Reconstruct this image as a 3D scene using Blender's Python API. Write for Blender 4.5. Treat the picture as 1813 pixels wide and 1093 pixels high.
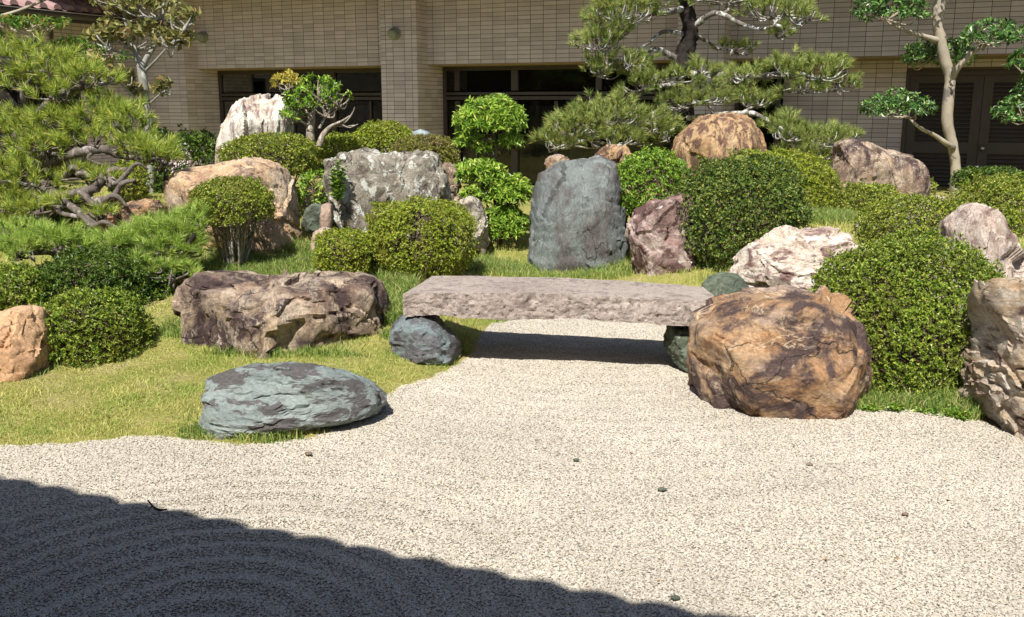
import bpy, bmesh, math, random
import numpy as np
from mathutils import Vector

random.seed(7)
RNG = np.random.default_rng(11)
SC = bpy.context.scene
for o in list(bpy.data.objects):
    bpy.data.objects.remove(o, do_unlink=True)
COL = SC.collection
R = math.radians

# ------------------------------------------------------------------ camera, sky, sun, exposure
W, H = 1813.0, 1093.0
FPX = 1700.0                      # focal length in photograph pixels
PITCH = R(12.0)
CAMH = 1.55
cam_d = bpy.data.cameras.new('camera')
cam_d.sensor_width = 36.0
cam_d.lens = 36.0 * FPX / W
cam_d.clip_start = 0.05
cam_d.clip_end = 1000.0
cam = bpy.data.objects.new('camera', cam_d)
COL.objects.link(cam)
cam.location = (0, 0, CAMH)
cam.rotation_euler = (math.pi / 2 - PITCH, 0, 0)
SC.camera = cam

SUN_EL, SUN_LEFT = R(52.0), R(15.0)
TO_SUN = Vector((-math.sin(SUN_LEFT) * math.cos(SUN_EL), -math.cos(SUN_LEFT) * math.cos(SUN_EL), math.sin(SUN_EL)))
world = bpy.data.worlds.new('World')
SC.world = world
world.use_nodes = True
wn = world.node_tree
bg = wn.nodes['Background']
sky = wn.nodes.new('ShaderNodeTexSky')
sky.sky_type = 'NISHITA'
sky.sun_disc = False
sky.sun_elevation = SUN_EL
sky.sun_rotation = math.atan2(TO_SUN.x, TO_SUN.y)
wn.links.new(sky.outputs['Color'], bg.inputs['Color'])
bg.inputs['Strength'].default_value = 0.07
sun_d = bpy.data.lights.new('sun', 'SUN')
sun_d.energy = 4.8
sun_d.angle = R(0.53)
sun_d.color = (1.0, 0.955, 0.88)
sun = bpy.data.objects.new('sun', sun_d)
COL.objects.link(sun)
sun.rotation_euler = (-TO_SUN).to_track_quat('-Z', 'Y').to_euler()
sun.location = TO_SUN * 30
SC.view_settings.view_transform = 'Standard'
SC.view_settings.look = 'None'
SC.view_settings.exposure = 0.5
SC.view_settings.gamma = 1.0
SC.view_settings.use_curve_mapping = False
SC.render.engine = 'CYCLES'
SC.cycles.max_bounces = 8
SC.cycles.transparent_max_bounces = 8

CT, ST = math.cos(PITCH), math.sin(PITCH)

def ray(u, v):
    a, t = (u - W / 2) / FPX, (v - H / 2) / FPX
    return np.array([a, CT - t * ST, -(ST + t * CT)])

def px(u, v, Y):
    """the point on the ray of a photograph pixel at forward distance Y"""
    r = ray(u, v)
    k = Y / r[1]
    return np.array([r[0] * k, Y, CAMH + r[2] * k])

def pz(u, v, z=0.0):
    """the point on the ray of a photograph pixel at height z"""
    r = ray(u, v)
    k = (z - CAMH) / r[2]
    return np.array([r[0] * k, r[1] * k, z])

# ------------------------------------------------------------------ noise
def _hash(ix, iy, iz, seed):
    h = (ix.astype(np.int64) * 374761393 + iy.astype(np.int64) * 668265263 + iz.astype(np.int64) * 2147483647 + seed * 1274126177) & 0xffffffff
    h = ((h ^ (h >> 13)) * 1274126177) & 0xffffffff
    h = ((h ^ (h >> 16)) * 2246822519) & 0xffffffff
    h = h ^ (h >> 15)
    return (h & 0xffffff) / float(0xffffff)

def vnoise(P, seed=0):
    P = np.asarray(P, float)
    I = np.floor(P).astype(np.int64)
    f = P - I
    f = f * f * f * (f * (f * 6 - 15) + 10)
    out = 0
    for dx in (0, 1):
        wx = f[:, 0] if dx else 1 - f[:, 0]
        for dy in (0, 1):
            wy = f[:, 1] if dy else 1 - f[:, 1]
            for dz in (0, 1):
                wz = f[:, 2] if dz else 1 - f[:, 2]
                out = out + wx * wy * wz * _hash(I[:, 0] + dx, I[:, 1] + dy, I[:, 2] + dz, seed)
    return out * 2 - 1

def fbm(P, octv=4, seed=0, gain=0.5, ridged=False):
    P = np.asarray(P, float)
    a, s, out, tot = 1.0, 1.0, 0.0, 0.0
    for k in range(octv):
        n = vnoise(P * s + k * 17.3, seed + k)
        if ridged:
            n = 1 - 2 * np.abs(n)
        out = out + a * n
        tot += a
        a *= gain
        s *= 2.03
    return out / tot

def worley(P, seed=0):
    P = np.asarray(P, float)
    I = np.floor(P).astype(np.int64)
    f1 = np.full(len(P), 9.0)
    f2 = np.full(len(P), 9.0)
    cell = np.zeros((len(P), 3), np.int64)
    cen = np.zeros((len(P), 3))
    for dx in (-1, 0, 1):
        for dy in (-1, 0, 1):
            for dz in (-1, 0, 1):
                J = I + np.array([dx, dy, dz])
                q = np.stack([J[:, c] + _hash(J[:, 0], J[:, 1], J[:, 2], seed + 31 * c) for c in range(3)], 1)
                d = np.linalg.norm(q - P, axis=1)
                m = d < f1
                f2 = np.where(m, f1, np.minimum(f2, d))
                f1 = np.where(m, d, f1)
                cell = np.where(m[:, None], J, cell)
                cen = np.where(m[:, None], q, cen)
    g = np.stack([_hash(cell[:, 0], cell[:, 1], cell[:, 2], seed + 101 + c) for c in range(4)], 1) * 2 - 1
    return f1, f2, P - cen, g

# ------------------------------------------------------------------ mesh helpers
class MB:
    def __init__(self):
        self.v, self.t, self.q, self.n = [], [], [], 0
    def add(self, V, tris=None, quads=None):
        V = np.asarray(V, float).reshape(-1, 3)
        if tris is not None and len(tris):
            self.t.append(np.asarray(tris, np.int64) + self.n)
        if quads is not None and len(quads):
            self.q.append(np.asarray(quads, np.int64) + self.n)
        self.v.append(V)
        self.n += len(V)
    def box(self, lo, hi, M=None):
        lo, hi = np.array(lo, float), np.array(hi, float)
        c = np.array([[x, y, z] for x in (0, 1) for y in (0, 1) for z in (0, 1)])
        V = lo + (hi - lo) * c
        if M is not None:
            V = M(V)
        self.add(V, quads=[[0, 1, 3, 2], [4, 6, 7, 5], [0, 4, 5, 1], [2, 3, 7, 6], [0, 2, 6, 4], [1, 5, 7, 3]])
    def mesh(self, name, smooth=False):
        me = bpy.data.meshes.new(name)
        V = np.concatenate(self.v) if self.v else np.zeros((0, 3))
        T = np.concatenate(self.t) if self.t else np.zeros((0, 3), np.int64)
        Q = np.concatenate(self.q) if self.q else np.zeros((0, 4), np.int64)
        me.vertices.add(len(V))
        me.vertices.foreach_set('co', V.astype(np.float32).ravel())
        nl = len(T) * 3 + len(Q) * 4
        me.loops.add(nl)
        me.loops.foreach_set('vertex_index', np.concatenate([T.ravel(), Q.ravel()]).astype(np.int32))
        me.polygons.add(len(T) + len(Q))
        st = np.concatenate([np.arange(len(T)) * 3, len(T) * 3 + np.arange(len(Q)) * 4]).astype(np.int32)
        me.polygons.foreach_set('loop_start', st)
        me.polygons.foreach_set('use_smooth', np.full(len(st), bool(smooth)))
        me.update(calc_edges=True)
        return me

def link(name, me, mat, parent=None, loc=None):
    o = bpy.data.objects.new(name, me)
    if mat is not None and len(me.materials) == 0:
        me.materials.append(mat)
    COL.objects.link(o)
    if loc is not None:
        o.location = loc
    if parent is not None:
        o.parent = parent
    return o

def build(mb, name, mat, parent=None, smooth=False, loc=None):
    return link(name, mb.mesh(name, smooth), mat, parent, loc)

def tag(o, label, cat, group=None):
    o['label'] = label
    o['category'] = cat
    if group:
        o['group'] = group
    return o

def thing(name, label, cat, loc, group=None):
    o = bpy.data.objects.new(name, None)
    o.empty_display_size = 0.1
    o.location = [float(a) for a in loc]
    COL.objects.link(o)
    return tag(o, label, cat, group)

def structure(o):
    o['kind'] = 'structure'
    return o

def unit(v):
    v = np.asarray(v, float)
    return v / (np.linalg.norm(v, axis=-1, keepdims=True) + 1e-9)

def catmull(P, n=6):
    P = np.asarray(P, float)
    if len(P) < 3:
        t = np.linspace(0, 1, n + 1)[:, None]
        return P[0] * (1 - t) + P[-1] * t
    Q = np.vstack([2 * P[0] - P[1], P, 2 * P[-1] - P[-2]])
    out = []
    for i in range(1, len(Q) - 2):
        p0, p1, p2, p3 = Q[i - 1], Q[i], Q[i + 1], Q[i + 2]
        for t in np.linspace(0, 1, n, endpoint=False):
            out.append(0.5 * (2 * p1 + (p2 - p0) * t + (2 * p0 - 5 * p1 + 4 * p2 - p3) * t * t + (3 * p1 - p0 - 3 * p2 + p3) * t ** 3))
    out.append(P[-1])
    return np.array(out)

def tube(mb, pts, rads, sides=7, n=5, rough=0.0, seed=0):
    """a tapered limb along a smoothed polyline"""
    PR = catmull(np.hstack([np.asarray(pts, float), np.asarray(rads, float)[:, None]]), n)
    P, rr = PR[:, :3], np.maximum(PR[:, 3], 0.0008)
    T = unit(np.gradient(P, axis=0))
    up = np.array([0.31, 0.87, 0.12])
    A = unit(np.cross(T, up))
    B = np.cross(T, A)
    ang = np.arange(sides) * 2 * math.pi / sides
    ring = A[:, None, :] * np.cos(ang)[None, :, None] + B[:, None, :] * np.sin(ang)[None, :, None]
    rad = rr[:, None] * np.ones(sides)[None, :]
    V = P[:, None, :] + ring * rad[:, :, None]
    if rough > 0:
        f = 1 + rough * fbm(V.reshape(-1, 3) * 22 + seed, 3, seed).reshape(rad.shape)
        V = P[:, None, :] + ring * (rad * f)[:, :, None]
    m = len(P)
    i = np.arange(m - 1)[:, None] * sides
    j = np.arange(sides)[None, :]
    k = (j + 1) % sides
    quads = np.stack([i + j, i + k, i + sides + k, i + sides + j], -1).reshape(-1, 4)
    Vf = np.vstack([V.reshape(-1, 3), P[-1], P[0]])
    cap = [[(m - 1) * sides + a, (m - 1) * sides + (a + 1) % sides, m * sides] for a in range(sides)]
    cap += [[(a + 1) % sides, a, m * sides + 1] for a in range(sides)]
    mb.add(Vf, tris=cap, quads=quads)

# ------------------------------------------------------------------ materials
def lin(*c):
    """photograph colour 0-255 to linear"""
    out = []
    for x in c[:3]:
        x = x / 255.0
        out.append(x / 12.92 if x <= 0.04045 else ((x + 0.055) / 1.055) ** 2.4)
    return tuple(out)

def mul(c, k):
    return tuple(x * k for x in c)

class NT:
    def __init__(self, name):
        self.m = bpy.data.materials.new(name)
        self.m.use_nodes = True
        self.t = self.m.node_tree
        self.b = self.t.nodes['Principled BSDF']
        self.out = self.t.nodes['Material Output']
    def n(self, typ, **kw):
        nd = self.t.nodes.new('ShaderNode' + typ)
        for k, v in kw.items():
            if k in nd.inputs:
                nd.inputs[k].default_value = v
            else:
                setattr(nd, k, v)
        return nd
    def l(self, a, b):
        self.t.links.new(a, b)
    def coords(self, scale=(1, 1, 1), rot=(0, 0, 0), rnd=True):
        tc = self.n('TexCoord')
        mp = self.n('Mapping')
        mp.inputs['Scale'].default_value = scale
        mp.inputs['Rotation'].default_value = rot
        self.l(tc.outputs['Object'], mp.inputs['Vector'])
        if rnd:
            oi = self.n('ObjectInfo')
            m = self.n('Math', operation='MULTIPLY')
            m.inputs[1].default_value = 37.0
            self.l(oi.outputs['Random'], m.inputs[0])
            cx = self.n('CombineXYZ')
            for k in range(3):
                self.l(m.outputs[0], cx.inputs[k])
            self.l(cx.outputs[0], mp.inputs['Location'])
        return mp.outputs['Vector']
    def noise(self, vec, scale, detail=6, rough=0.6, dist=0.0):
        nd = self.n('TexNoise')
        nd.inputs['Scale'].default_value = scale
        nd.inputs['Detail'].default_value = detail
        nd.inputs['Roughness'].default_value = rough
        nd.inputs['Distortion'].default_value = dist
        if vec is not None:
            self.l(vec, nd.inputs['Vector'])
        return nd.outputs['Fac']
    def ramp(self, fac, stops, interp='LINEAR'):
        r = self.n('ValToRGB')
        cr = r.color_ramp
        cr.interpolation = interp
        while len(cr.elements) < len(stops):
            cr.elements.new(0.5)
        for e, (p, c) in zip(cr.elements, stops):
            e.position = p
            e.color = (*c, 1) if not isinstance(c, (int, float)) else (c, c, c, 1)
        self.l(fac, r.inputs['Fac'])
        return r.outputs['Color']
    def mix(self, fac, a, b, typ='MIX'):
        m = self.n('Mix', data_type='RGBA', blend_type=typ)
        for s, x in ((0, fac), (6, a), (7, b)):
            if hasattr(x, 'links'):
                self.l(x, m.inputs[s])
            else:
                m.inputs[s].default_value = x if s == 0 else (*x, 1)
        return m.outputs[2]
    def math(self, op, a, b=0.0):
        m = self.n('Math', operation=op)
        for s, x in ((0, a), (1, b)):
            if hasattr(x, 'links'):
                self.l(x, m.inputs[s])
            else:
                m.inputs[s].default_value = x
        return m.outputs[0]
    def bump(self, h, dist, strength=1.0, prev=None):
        b = self.n('Bump')
        b.inputs['Distance'].default_value = dist
        b.inputs['Strength'].default_value = strength
        self.l(h, b.inputs['Height'])
        if prev is not None:
            self.l(prev, b.inputs['Normal'])
        return b.outputs['Normal']
    def set(self, color=None, rough=0.85, spec=0.3, normal=None, metal=0.0):
        if color is not None:
            if hasattr(color, 'links'):
                self.l(color, self.b.inputs['Base Color'])
            else:
                self.b.inputs['Base Color'].default_value = (*color, 1)
        if hasattr(rough, 'links'):
            self.l(rough, self.b.inputs['Roughness'])
        else:
            self.b.inputs['Roughness'].default_value = rough
        self.b.inputs['Specular IOR Level'].default_value = spec
        self.b.inputs['Metallic'].default_value = metal
        if normal is not None:
            self.l(normal, self.b.inputs['Normal'])
        return self.m

def rock_mat(name, base, stain, stain_at=0.52, stain_soft=0.05, vein=None, lichen=None, lichen_at=0.62, stretch=(1, 1, 1), rot=(0, 0, 0),
             scale=3.0, stain_scale=5.0, bump=1.0, crack=0.5, rough=0.85, spec=0.25, stain_dist=0.8, grain_s=46.0, grain_lo=0.58, grain_hi=1.32):
    """base: list of (pos, colour); stain: dark weathering skin in ragged patches; vein: pale mineral lines; lichen: pale blotches"""
    N = NT(name)
    v = N.coords(stretch, rot)
    n1 = N.noise(v, scale, 10, 0.62, 0.6)
    col = N.ramp(n1, base)
    n2 = N.noise(v, stain_scale, 12, 0.68, stain_dist)
    mask = N.ramp(n2, [(stain_at - stain_soft, 0.0), (stain_at + stain_soft, 1.0)])
    col = N.mix(mask, col, stain)
    if vein is not None:
        w = N.noise(v, scale * 1.6, 6, 0.6, 1.2)
        ridge = N.math('ABSOLUTE', N.math('SUBTRACT', w, 0.5))
        vm = N.ramp(ridge, [(0.0, 0.85), (0.022, 0.0)])
        br = N.ramp(N.noise(v, scale * 0.9, 3), [(0.45, 0.0), (0.6, 1.0)])
        col = N.mix(N.math('MULTIPLY', vm, br), col, vein)
    if lichen is not None:
        n3 = N.noise(v, 11.0, 8, 0.6, 0.3)
        lm = N.ramp(n3, [(lichen_at, 0.0), (lichen_at + 0.035, 0.9)])
        col = N.mix(lm, col, lichen)
    vo = N.n('TexVoronoi', feature='DISTANCE_TO_EDGE')
    vo.inputs['Scale'].default_value = 6.0
    warp = N.mix(0.12, v, N.n('TexNoise').outputs['Color'])
    wn_ = N.n('TexNoise')
    wn_.inputs['Scale'].default_value = 4.0
    wn_.inputs['Detail'].default_value = 5
    N.l(v, wn_.inputs['Vector'])
    warp = N.mix(0.25, v, wn_.outputs['Color'])
    N.l(warp, vo.inputs['Vector'])
    ck = N.ramp(vo.outputs['Distance'], [(0.0, 0.0), (0.03, 1.0)])
    cm = N.ramp(N.noise(v, 3.1, 3), [(0.56, 0.0), (0.68, 0.8)])
    ckm = N.math('MULTIPLY', N.math('SUBTRACT', 1.0, ck), cm)
    col = N.mix(N.math('MULTIPLY', ckm, crack), col, mul(stain, 0.45))
    vo2 = N.n('TexVoronoi', feature='DISTANCE_TO_EDGE')
    vo2.inputs['Scale'].default_value = 2.3
    N.l(N.mix(0.3, v, wn_.outputs['Color']), vo2.inputs['Vector'])
    ck2 = N.ramp(vo2.outputs['Distance'], [(0.0, 1.0), (0.011, 0.0)])
    cm2 = N.ramp(N.noise(v, 2.2, 3), [(0.5, 0.0), (0.56, 1.0)])
    ck2 = N.math('MULTIPLY', ck2, cm2)
    col = N.mix(N.math('MULTIPLY', ck2, min(1.0, crack * 1.2)), col, mul(stain, 0.3))
    grain = N.ramp(N.noise(v, grain_s, 6, 0.75), [(0.3, grain_lo), (0.7, grain_hi)])
    col = N.mix(1.0, col, grain, 'MULTIPLY')
    nrm = N.bump(N.noise(v, 7, 10, 0.68, 0.4), 0.06, 0.55 * bump)
    nrm = N.bump(N.noise(v, 34, 8, 0.7), 0.016, 0.7 * bump, nrm)
    nrm = N.bump(N.noise(v, 15, 10, 0.78, 0.2), 0.03, 0.5 * bump, nrm)
    nrm = N.bump(N.math('SUBTRACT', 1.0, N.math('MAXIMUM', ckm, ck2)), 0.02, 0.9 * crack, nrm)
    return N.set(col, rough, spec, nrm)

def leaf_mat(name, stops, rough=0.42, spec=0.4, trans=0.22, patch=0.45, patch_col=None, gain=1.18):
    N = NT(name)
    g = N.n('NewGeometry')
    col = N.ramp(g.outputs['Random Per Island'], [(p_, mul(c_, gain)) for p_, c_ in stops])
    patch_col = None if patch_col is None else mul(patch_col, gain)
    if patch_col is not None:
        tc = N.n('TexCoord')
        nz = N.noise(tc.outputs['Object'], 5.0, 3)
        col = N.mix(N.ramp(nz, [(0.48, 0.0), (0.66, patch)]), col, patch_col)
    N.set(col, rough, spec)
    tr = N.n('BsdfTranslucent')
    hs = N.n('HueSaturation')
    hs.inputs['Value'].default_value = 1.25
    hs.inputs['Hue'].default_value = 0.485
    N.l(col, hs.inputs['Color'])
    N.l(hs.outputs['Color'], tr.inputs['Color'])
    ms = N.n('MixShader')
    ms.inputs[0].default_value = trans
    N.l(N.b.outputs[0], ms.inputs[1])
    N.l(tr.outputs[0], ms.inputs[2])
    N.l(ms.outputs[0], N.out.inputs['Surface'])
    return N.m

def plain_mat(name, c, rough=0.6, spec=0.3, var=0.15, scale=8.0, bump=0.0, metal=0.0, bscale=40.0):
    N = NT(name)
    v = N.coords()
    g = N.ramp(N.noise(v, scale, 6), [(0.3, 1 - var), (0.7, 1 + var)])
    col = N.mix(1.0, c, g, 'MULTIPLY')
    nrm = N.bump(N.noise(v, bscale, 6, 0.7), 0.01, bump) if bump > 0 else None
    return N.set(col, rough, spec, nrm, metal)

def bark_mat(name, c1, c2, c3, at=0.55, scale=14.0, stretch=(1, 1, 0.5), bump=1.0):
    N = NT(name)
    v = N.coords(stretch)
    col = N.ramp(N.noise(v, scale, 8, 0.65), [(0.3, c1), (0.7, c2)])
    m = N.ramp(N.noise(v, scale * 0.8, 8, 0.6, 0.5), [(at, 0.0), (at + 0.05, 1.0)])
    col = N.mix(m, col, c3)
    nrm = N.bump(N.noise(v, scale * 2.2, 8, 0.7), 0.02, 0.8 * bump)
    return N.set(col, 0.9, 0.15, nrm)

M = {}
M['green_schist'] = rock_mat('green_schist', [(0.3, lin(104, 114, 116)), (0.5, lin(124, 136, 138)), (0.7, lin(140, 152, 153))], lin(100, 99, 102), 0.5, 0.03,
                             stretch=(1, 1, 1.7), rot=(0.3, 0.2, 0.1), scale=2.4, stain_scale=4.0, stain_dist=0.45, crack=0.5, bump=0.7)
M['turquoise_schist'] = rock_mat('turquoise_schist', [(0.3, lin(114, 122, 121)), (0.5, lin(134, 144, 141)), (0.72, lin(150, 159, 155))], lin(96, 93, 92), 0.515, 0.015,
                                 stretch=(1, 1.2, 2.6), rot=(0.1, 0.15, 0.0), scale=2.6, stain_scale=4.2, stain_dist=0.5, crack=0.25, bump=0.6)
M['tall_schist'] = rock_mat('tall_schist', [(0.3, lin(106, 111, 109)), (0.5, lin(124, 131, 128)), (0.72, lin(146, 153, 150))], lin(102, 97, 95), 0.54, 0.06,
                            stretch=(1.5, 1.2, 0.75), scale=2.2, stain_scale=2.6, stain_dist=0.4, crack=0.7, bump=0.9)
M['orange_chert'] = rock_mat('orange_chert', [(0.3, lin(146, 114, 88)), (0.43, lin(180, 140, 102)), (0.54, lin(186, 156, 124)), (0.64, lin(172, 152, 142))], lin(90, 74, 70), 0.5, 0.05,
                             vein=lin(222, 200, 170), stretch=(1, 1, 1.25), rot=(0, 0.35, 0), scale=2.3, stain_scale=3.6, stain_dist=0.35, crack=0.7)
M['orange_pale'] = rock_mat('orange_pale', [(0.28, lin(166, 132, 108)), (0.45, lin(206, 174, 138)), (0.6, lin(218, 196, 168)), (0.74, lin(196, 176, 162))], lin(132, 108, 98), 0.57, 0.05,
                            vein=lin(230, 214, 190), scale=3.2, stain_scale=6.5, crack=0.6)
M['orange_dome'] = rock_mat('orange_dome', [(0.3, lin(160, 124, 92)), (0.48, lin(194, 160, 118)), (0.7, lin(208, 180, 142))], lin(118, 90, 78), 0.52, 0.05,
                            stretch=(2.6, 2.0, 0.8), rot=(0, -0.15, 0), scale=3.0, stain_scale=4.5, crack=0.7)
M['ochre_smooth'] = rock_mat('ochre_smooth', [(0.3, lin(172, 132, 100)), (0.5, lin(204, 164, 126)), (0.7, lin(214, 182, 148))], lin(140, 106, 88), 0.6, 0.05, scale=2.6, crack=0.5, bump=0.7)
M['white_quartz'] = rock_mat('white_quartz', [(0.28, lin(196, 178, 150)), (0.42, lin(236, 226, 204)), (0.6, lin(240, 236, 226)), (0.78, lin(222, 200, 152))], lin(164, 138, 132), 0.54, 0.07,
                             stretch=(2.2, 1.6, 0.7), rot=(0, 0.12, 0), scale=2.6, stain_scale=4.8, crack=0.55)
M['pale_chert'] = rock_mat('pale_chert', [(0.28, lin(186, 158, 138)), (0.45, lin(222, 204, 186)), (0.62, lin(236, 226, 212)), (0.8, lin(212, 180, 132))], lin(140, 112, 106), 0.55, 0.05,
                           stretch=(1.0, 1.0, 1.8), rot=(0, -0.3, 0), scale=3.0, stain_scale=5.5, crack=0.6)
M['pale_tall'] = rock_mat('pale_tall', [(0.28, lin(170, 148, 134)), (0.45, lin(206, 188, 174)), (0.62, lin(222, 208, 194)), (0.8, lin(206, 176, 146))], lin(140, 114, 106), 0.56, 0.06,
                          stretch=(2.0, 1.5, 0.8), rot=(0, -0.2, 0), scale=2.6, stain_scale=4.8, crack=0.6)
M['brown_chert'] = rock_mat('brown_chert', [(0.28, lin(124, 98, 88)), (0.42, lin(172, 146, 124)), (0.55, lin(212, 192, 168)), (0.72, lin(194, 164, 122))], lin(84, 68, 67), 0.485, 0.09,
                            vein=lin(214, 200, 180), stretch=(1.2, 1.0, 0.9), rot=(0, 0.4, 0), scale=3.2, stain_scale=4.2, stain_dist=0.45, crack=0.8, bump=1.2)
M['purple_chert'] = rock_mat('purple_chert', [(0.25, lin(118, 92, 88)), (0.45, lin(158, 130, 122)), (0.62, lin(204, 188, 178)), (0.8, lin(180, 150, 130))], lin(98, 74, 70), 0.5, 0.06,
                             lichen=lin(216, 210, 200), lichen_at=0.63, scale=3.2, stain_scale=4.4, crack=0.7)
M['grey_lichen'] = rock_mat('grey_lichen', [(0.28, lin(116, 106, 94)), (0.48, lin(156, 148, 134)), (0.65, lin(186, 178, 162)), (0.8, lin(150, 140, 122))], lin(96, 84, 76), 0.55, 0.06,
                            lichen=lin(216, 218, 208), lichen_at=0.555, stretch=(1.4, 1.2, 1.0), rot=(0, 0.6, 0), scale=3.4, stain_scale=4.6, crack=0.8, bump=1.2)
M['layered_chert'] = rock_mat('layered_chert', [(0.25, lin(170, 132, 92)), (0.42, lin(206, 182, 152)), (0.6, lin(230, 218, 202)), (0.8, lin(196, 158, 112))], lin(110, 88, 80), 0.57, 0.05,
                              stretch=(1.0, 1.0, 2.6), rot=(0.1, 0.45, 0), scale=2.8, stain_scale=4.4, crack=0.8, bump=1.2)
M['dark_green_rock'] = rock_mat('dark_green_rock', [(0.3, lin(78, 88, 74)), (0.5, lin(106, 116, 100)), (0.7, lin(132, 140, 122))], lin(74, 76, 62), 0.56, 0.06,
                                lichen=lin(170, 176, 160), lichen_at=0.66, scale=4.0, crack=0.4)
M['grey_white_rock'] = rock_mat('grey_white_rock', [(0.3, lin(140, 130, 116)), (0.5, lin(190, 180, 162)), (0.7, lin(212, 206, 192))], lin(96, 88, 80), 0.57, 0.05, scale=4.0, crack=0.6)
M['blue_grey_rock'] = rock_mat('blue_grey_rock', [(0.3, lin(120, 134, 136)), (0.5, lin(150, 164, 166)), (0.7, lin(170, 182, 182))], lin(104, 108, 108), 0.57, 0.05, scale=4.0, crack=0.3, bump=0.6)
M['tan_stone'] = rock_mat('tan_stone', [(0.3, lin(150, 128, 112)), (0.5, lin(178, 156, 138)), (0.7, lin(198, 180, 162))], lin(124, 106, 94), 0.6, 0.06, scale=4.0, crack=0.3, bump=0.7)
N = NT('granite')
v = N.coords(rnd=False)
c = N.ramp(N.noise(v, 3.5, 6, 0.6), [(0.3, lin(168, 153, 144)), (0.5, lin(190, 175, 165)), (0.7, lin(203, 190, 179))])
pit = N.noise(v, 38, 8, 0.72)
c = N.mix(N.ramp(pit, [(0.36, 0.8), (0.46, 0.0)]), c, lin(104, 88, 82))
c = N.mix(N.ramp(N.noise(v, 7, 8, 0.7, 0.3), [(0.5, 0.0), (0.64, 0.7)]), c, lin(116, 100, 95))
c = N.mix(N.ramp(N.noise(v, 9, 8, 0.65), [(0.66, 0.0), (0.7, 0.7)]), c, lin(190, 198, 188))
c = N.mix(1.0, c, N.ramp(N.noise(v, 130, 4, 0.7), [(0.3, 0.72), (0.7, 1.2)]), 'MULTIPLY')
nm = N.bump(pit, 0.02, 0.9)
nm = N.bump(N.noise(v, 90, 6, 0.75), 0.008, 0.8, nm)
M['granite'] = N.set(c, 0.9, 0.2, nm)

M['azalea'] = leaf_mat('azalea_leaf', [(0.0, lin(62, 80, 26)), (0.4, lin(106, 126, 40)), (0.75, lin(150, 164, 58)), (0.96, lin(186, 188, 88)), (1.0, lin(156, 122, 80))], patch_col=lin(128, 118, 62))
M['azalea_front'] = leaf_mat('azalea_front_leaf', [(0.0, lin(56, 78, 26)), (0.4, lin(96, 122, 38)), (0.75, lin(138, 158, 54)), (0.96, lin(178, 186, 84)), (1.0, lin(150, 118, 74))], patch_col=lin(116, 116, 52))
M['azalea_yellow'] = leaf_mat('azalea_yellow_leaf', [(0.0, lin(80, 98, 28)), (0.45, lin(122, 140, 40)), (0.8, lin(156, 168, 54)), (1.0, lin(186, 186, 84))], patch_col=lin(142, 132, 66))
M['azalea_brown'] = leaf_mat('azalea_brown_leaf', [(0.0, lin(84, 86, 40)), (0.4, lin(116, 122, 48)), (0.8, lin(140, 146, 62)), (1.0, lin(150, 122, 92))], patch_col=lin(134, 112, 84), patch=0.6)
M['bright_leaf'] = leaf_mat('bright_leaf', [(0.0, lin(68, 104, 34)), (0.5, lin(108, 144, 46)), (0.85, lin(144, 172, 60)), (1.0, lin(182, 192, 92))], rough=0.38)
M['glossy_leaf'] = leaf_mat('glossy_leaf', [(0.0, lin(42, 66, 30)), (0.45, lin(74, 98, 38)), (0.8, lin(112, 130, 54)), (1.0, lin(166, 164, 84))], rough=0.46, spec=0.35, trans=0.15)
M['dark_leaf'] = leaf_mat('dark_leaf', [(0.0, lin(40, 66, 24)), (0.6, lin(74, 100, 36)), (1.0, lin(120, 138, 52))], trans=0.2)
M['rosette_leaf'] = leaf_mat('rosette_leaf', [(0.0, lin(84, 116, 40)), (0.5, lin(128, 162, 58)), (0.85, lin(164, 188, 82)), (1.0, lin(196, 198, 112))], rough=0.36)
M['camellia_leaf'] = leaf_mat('camellia_leaf', [(0.0, lin(38, 70, 32)), (0.5, lin(66, 104, 44)), (0.85, lin(104, 138, 66)), (1.0, lin(164, 180, 120))], rough=0.4, spec=0.6, trans=0.12)
M['olive_leaf'] = leaf_mat('olive_leaf', [(0.0, lin(92, 96, 52)), (0.5, lin(126, 126, 72)), (0.88, lin(154, 150, 92)), (1.0, lin(150, 110, 84))], rough=0.5, trans=0.3)
M['maple_leaf'] = leaf_mat('maple_leaf', [(0.0, lin(58, 96, 36)), (0.6, lin(98, 136, 52)), (0.9, lin(140, 150, 64)), (1.0, lin(166, 110, 60))], rough=0.5, trans=0.35)
M['yellow_leaf'] = leaf_mat('yellow_leaf', [(0.0, lin(132, 128, 48)), (0.6, lin(170, 160, 66)), (1.0, lin(196, 180, 96))], trans=0.3)
M['needle'] = leaf_mat('pine_needle', [(0.0, lin(66, 94, 38)), (0.4, lin(118, 144, 58)), (0.78, lin(178, 192, 86)), (0.95, lin(216, 208, 104)), (1.0, lin(200, 156, 86))], gain=1.28, rough=0.45, trans=0.2)
M['needle_dark'] = leaf_mat('pine_needle_dark', [(0.0, lin(68, 90, 46)), (0.45, lin(112, 132, 66)), (0.8, lin(154, 166, 86)), (0.95, lin(188, 182, 104)), (1.0, lin(176, 140, 96))], gain=1.28, rough=0.5, trans=0.15)
M['needle_low'] = leaf_mat('pine_needle_low', [(0.0, lin(90, 122, 50)), (0.5, lin(138, 166, 72)), (0.85, lin(180, 196, 98)), (1.0, lin(200, 194, 118))], gain=1.28, rough=0.45, trans=0.2)
M['twig'] = bark_mat('twig', lin(104, 88, 74), lin(142, 124, 106), lin(176, 164, 150), 0.6, 30)
M['twig_pale'] = bark_mat('twig_pale', lin(140, 128, 112), lin(176, 164, 148), lin(206, 200, 190), 0.55, 30)
M['pine_bark'] = bark_mat('pine_bark', lin(34, 30, 28), lin(66, 60, 56), lin(150, 150, 144), 0.62, 9, bump=2.0)
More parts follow.
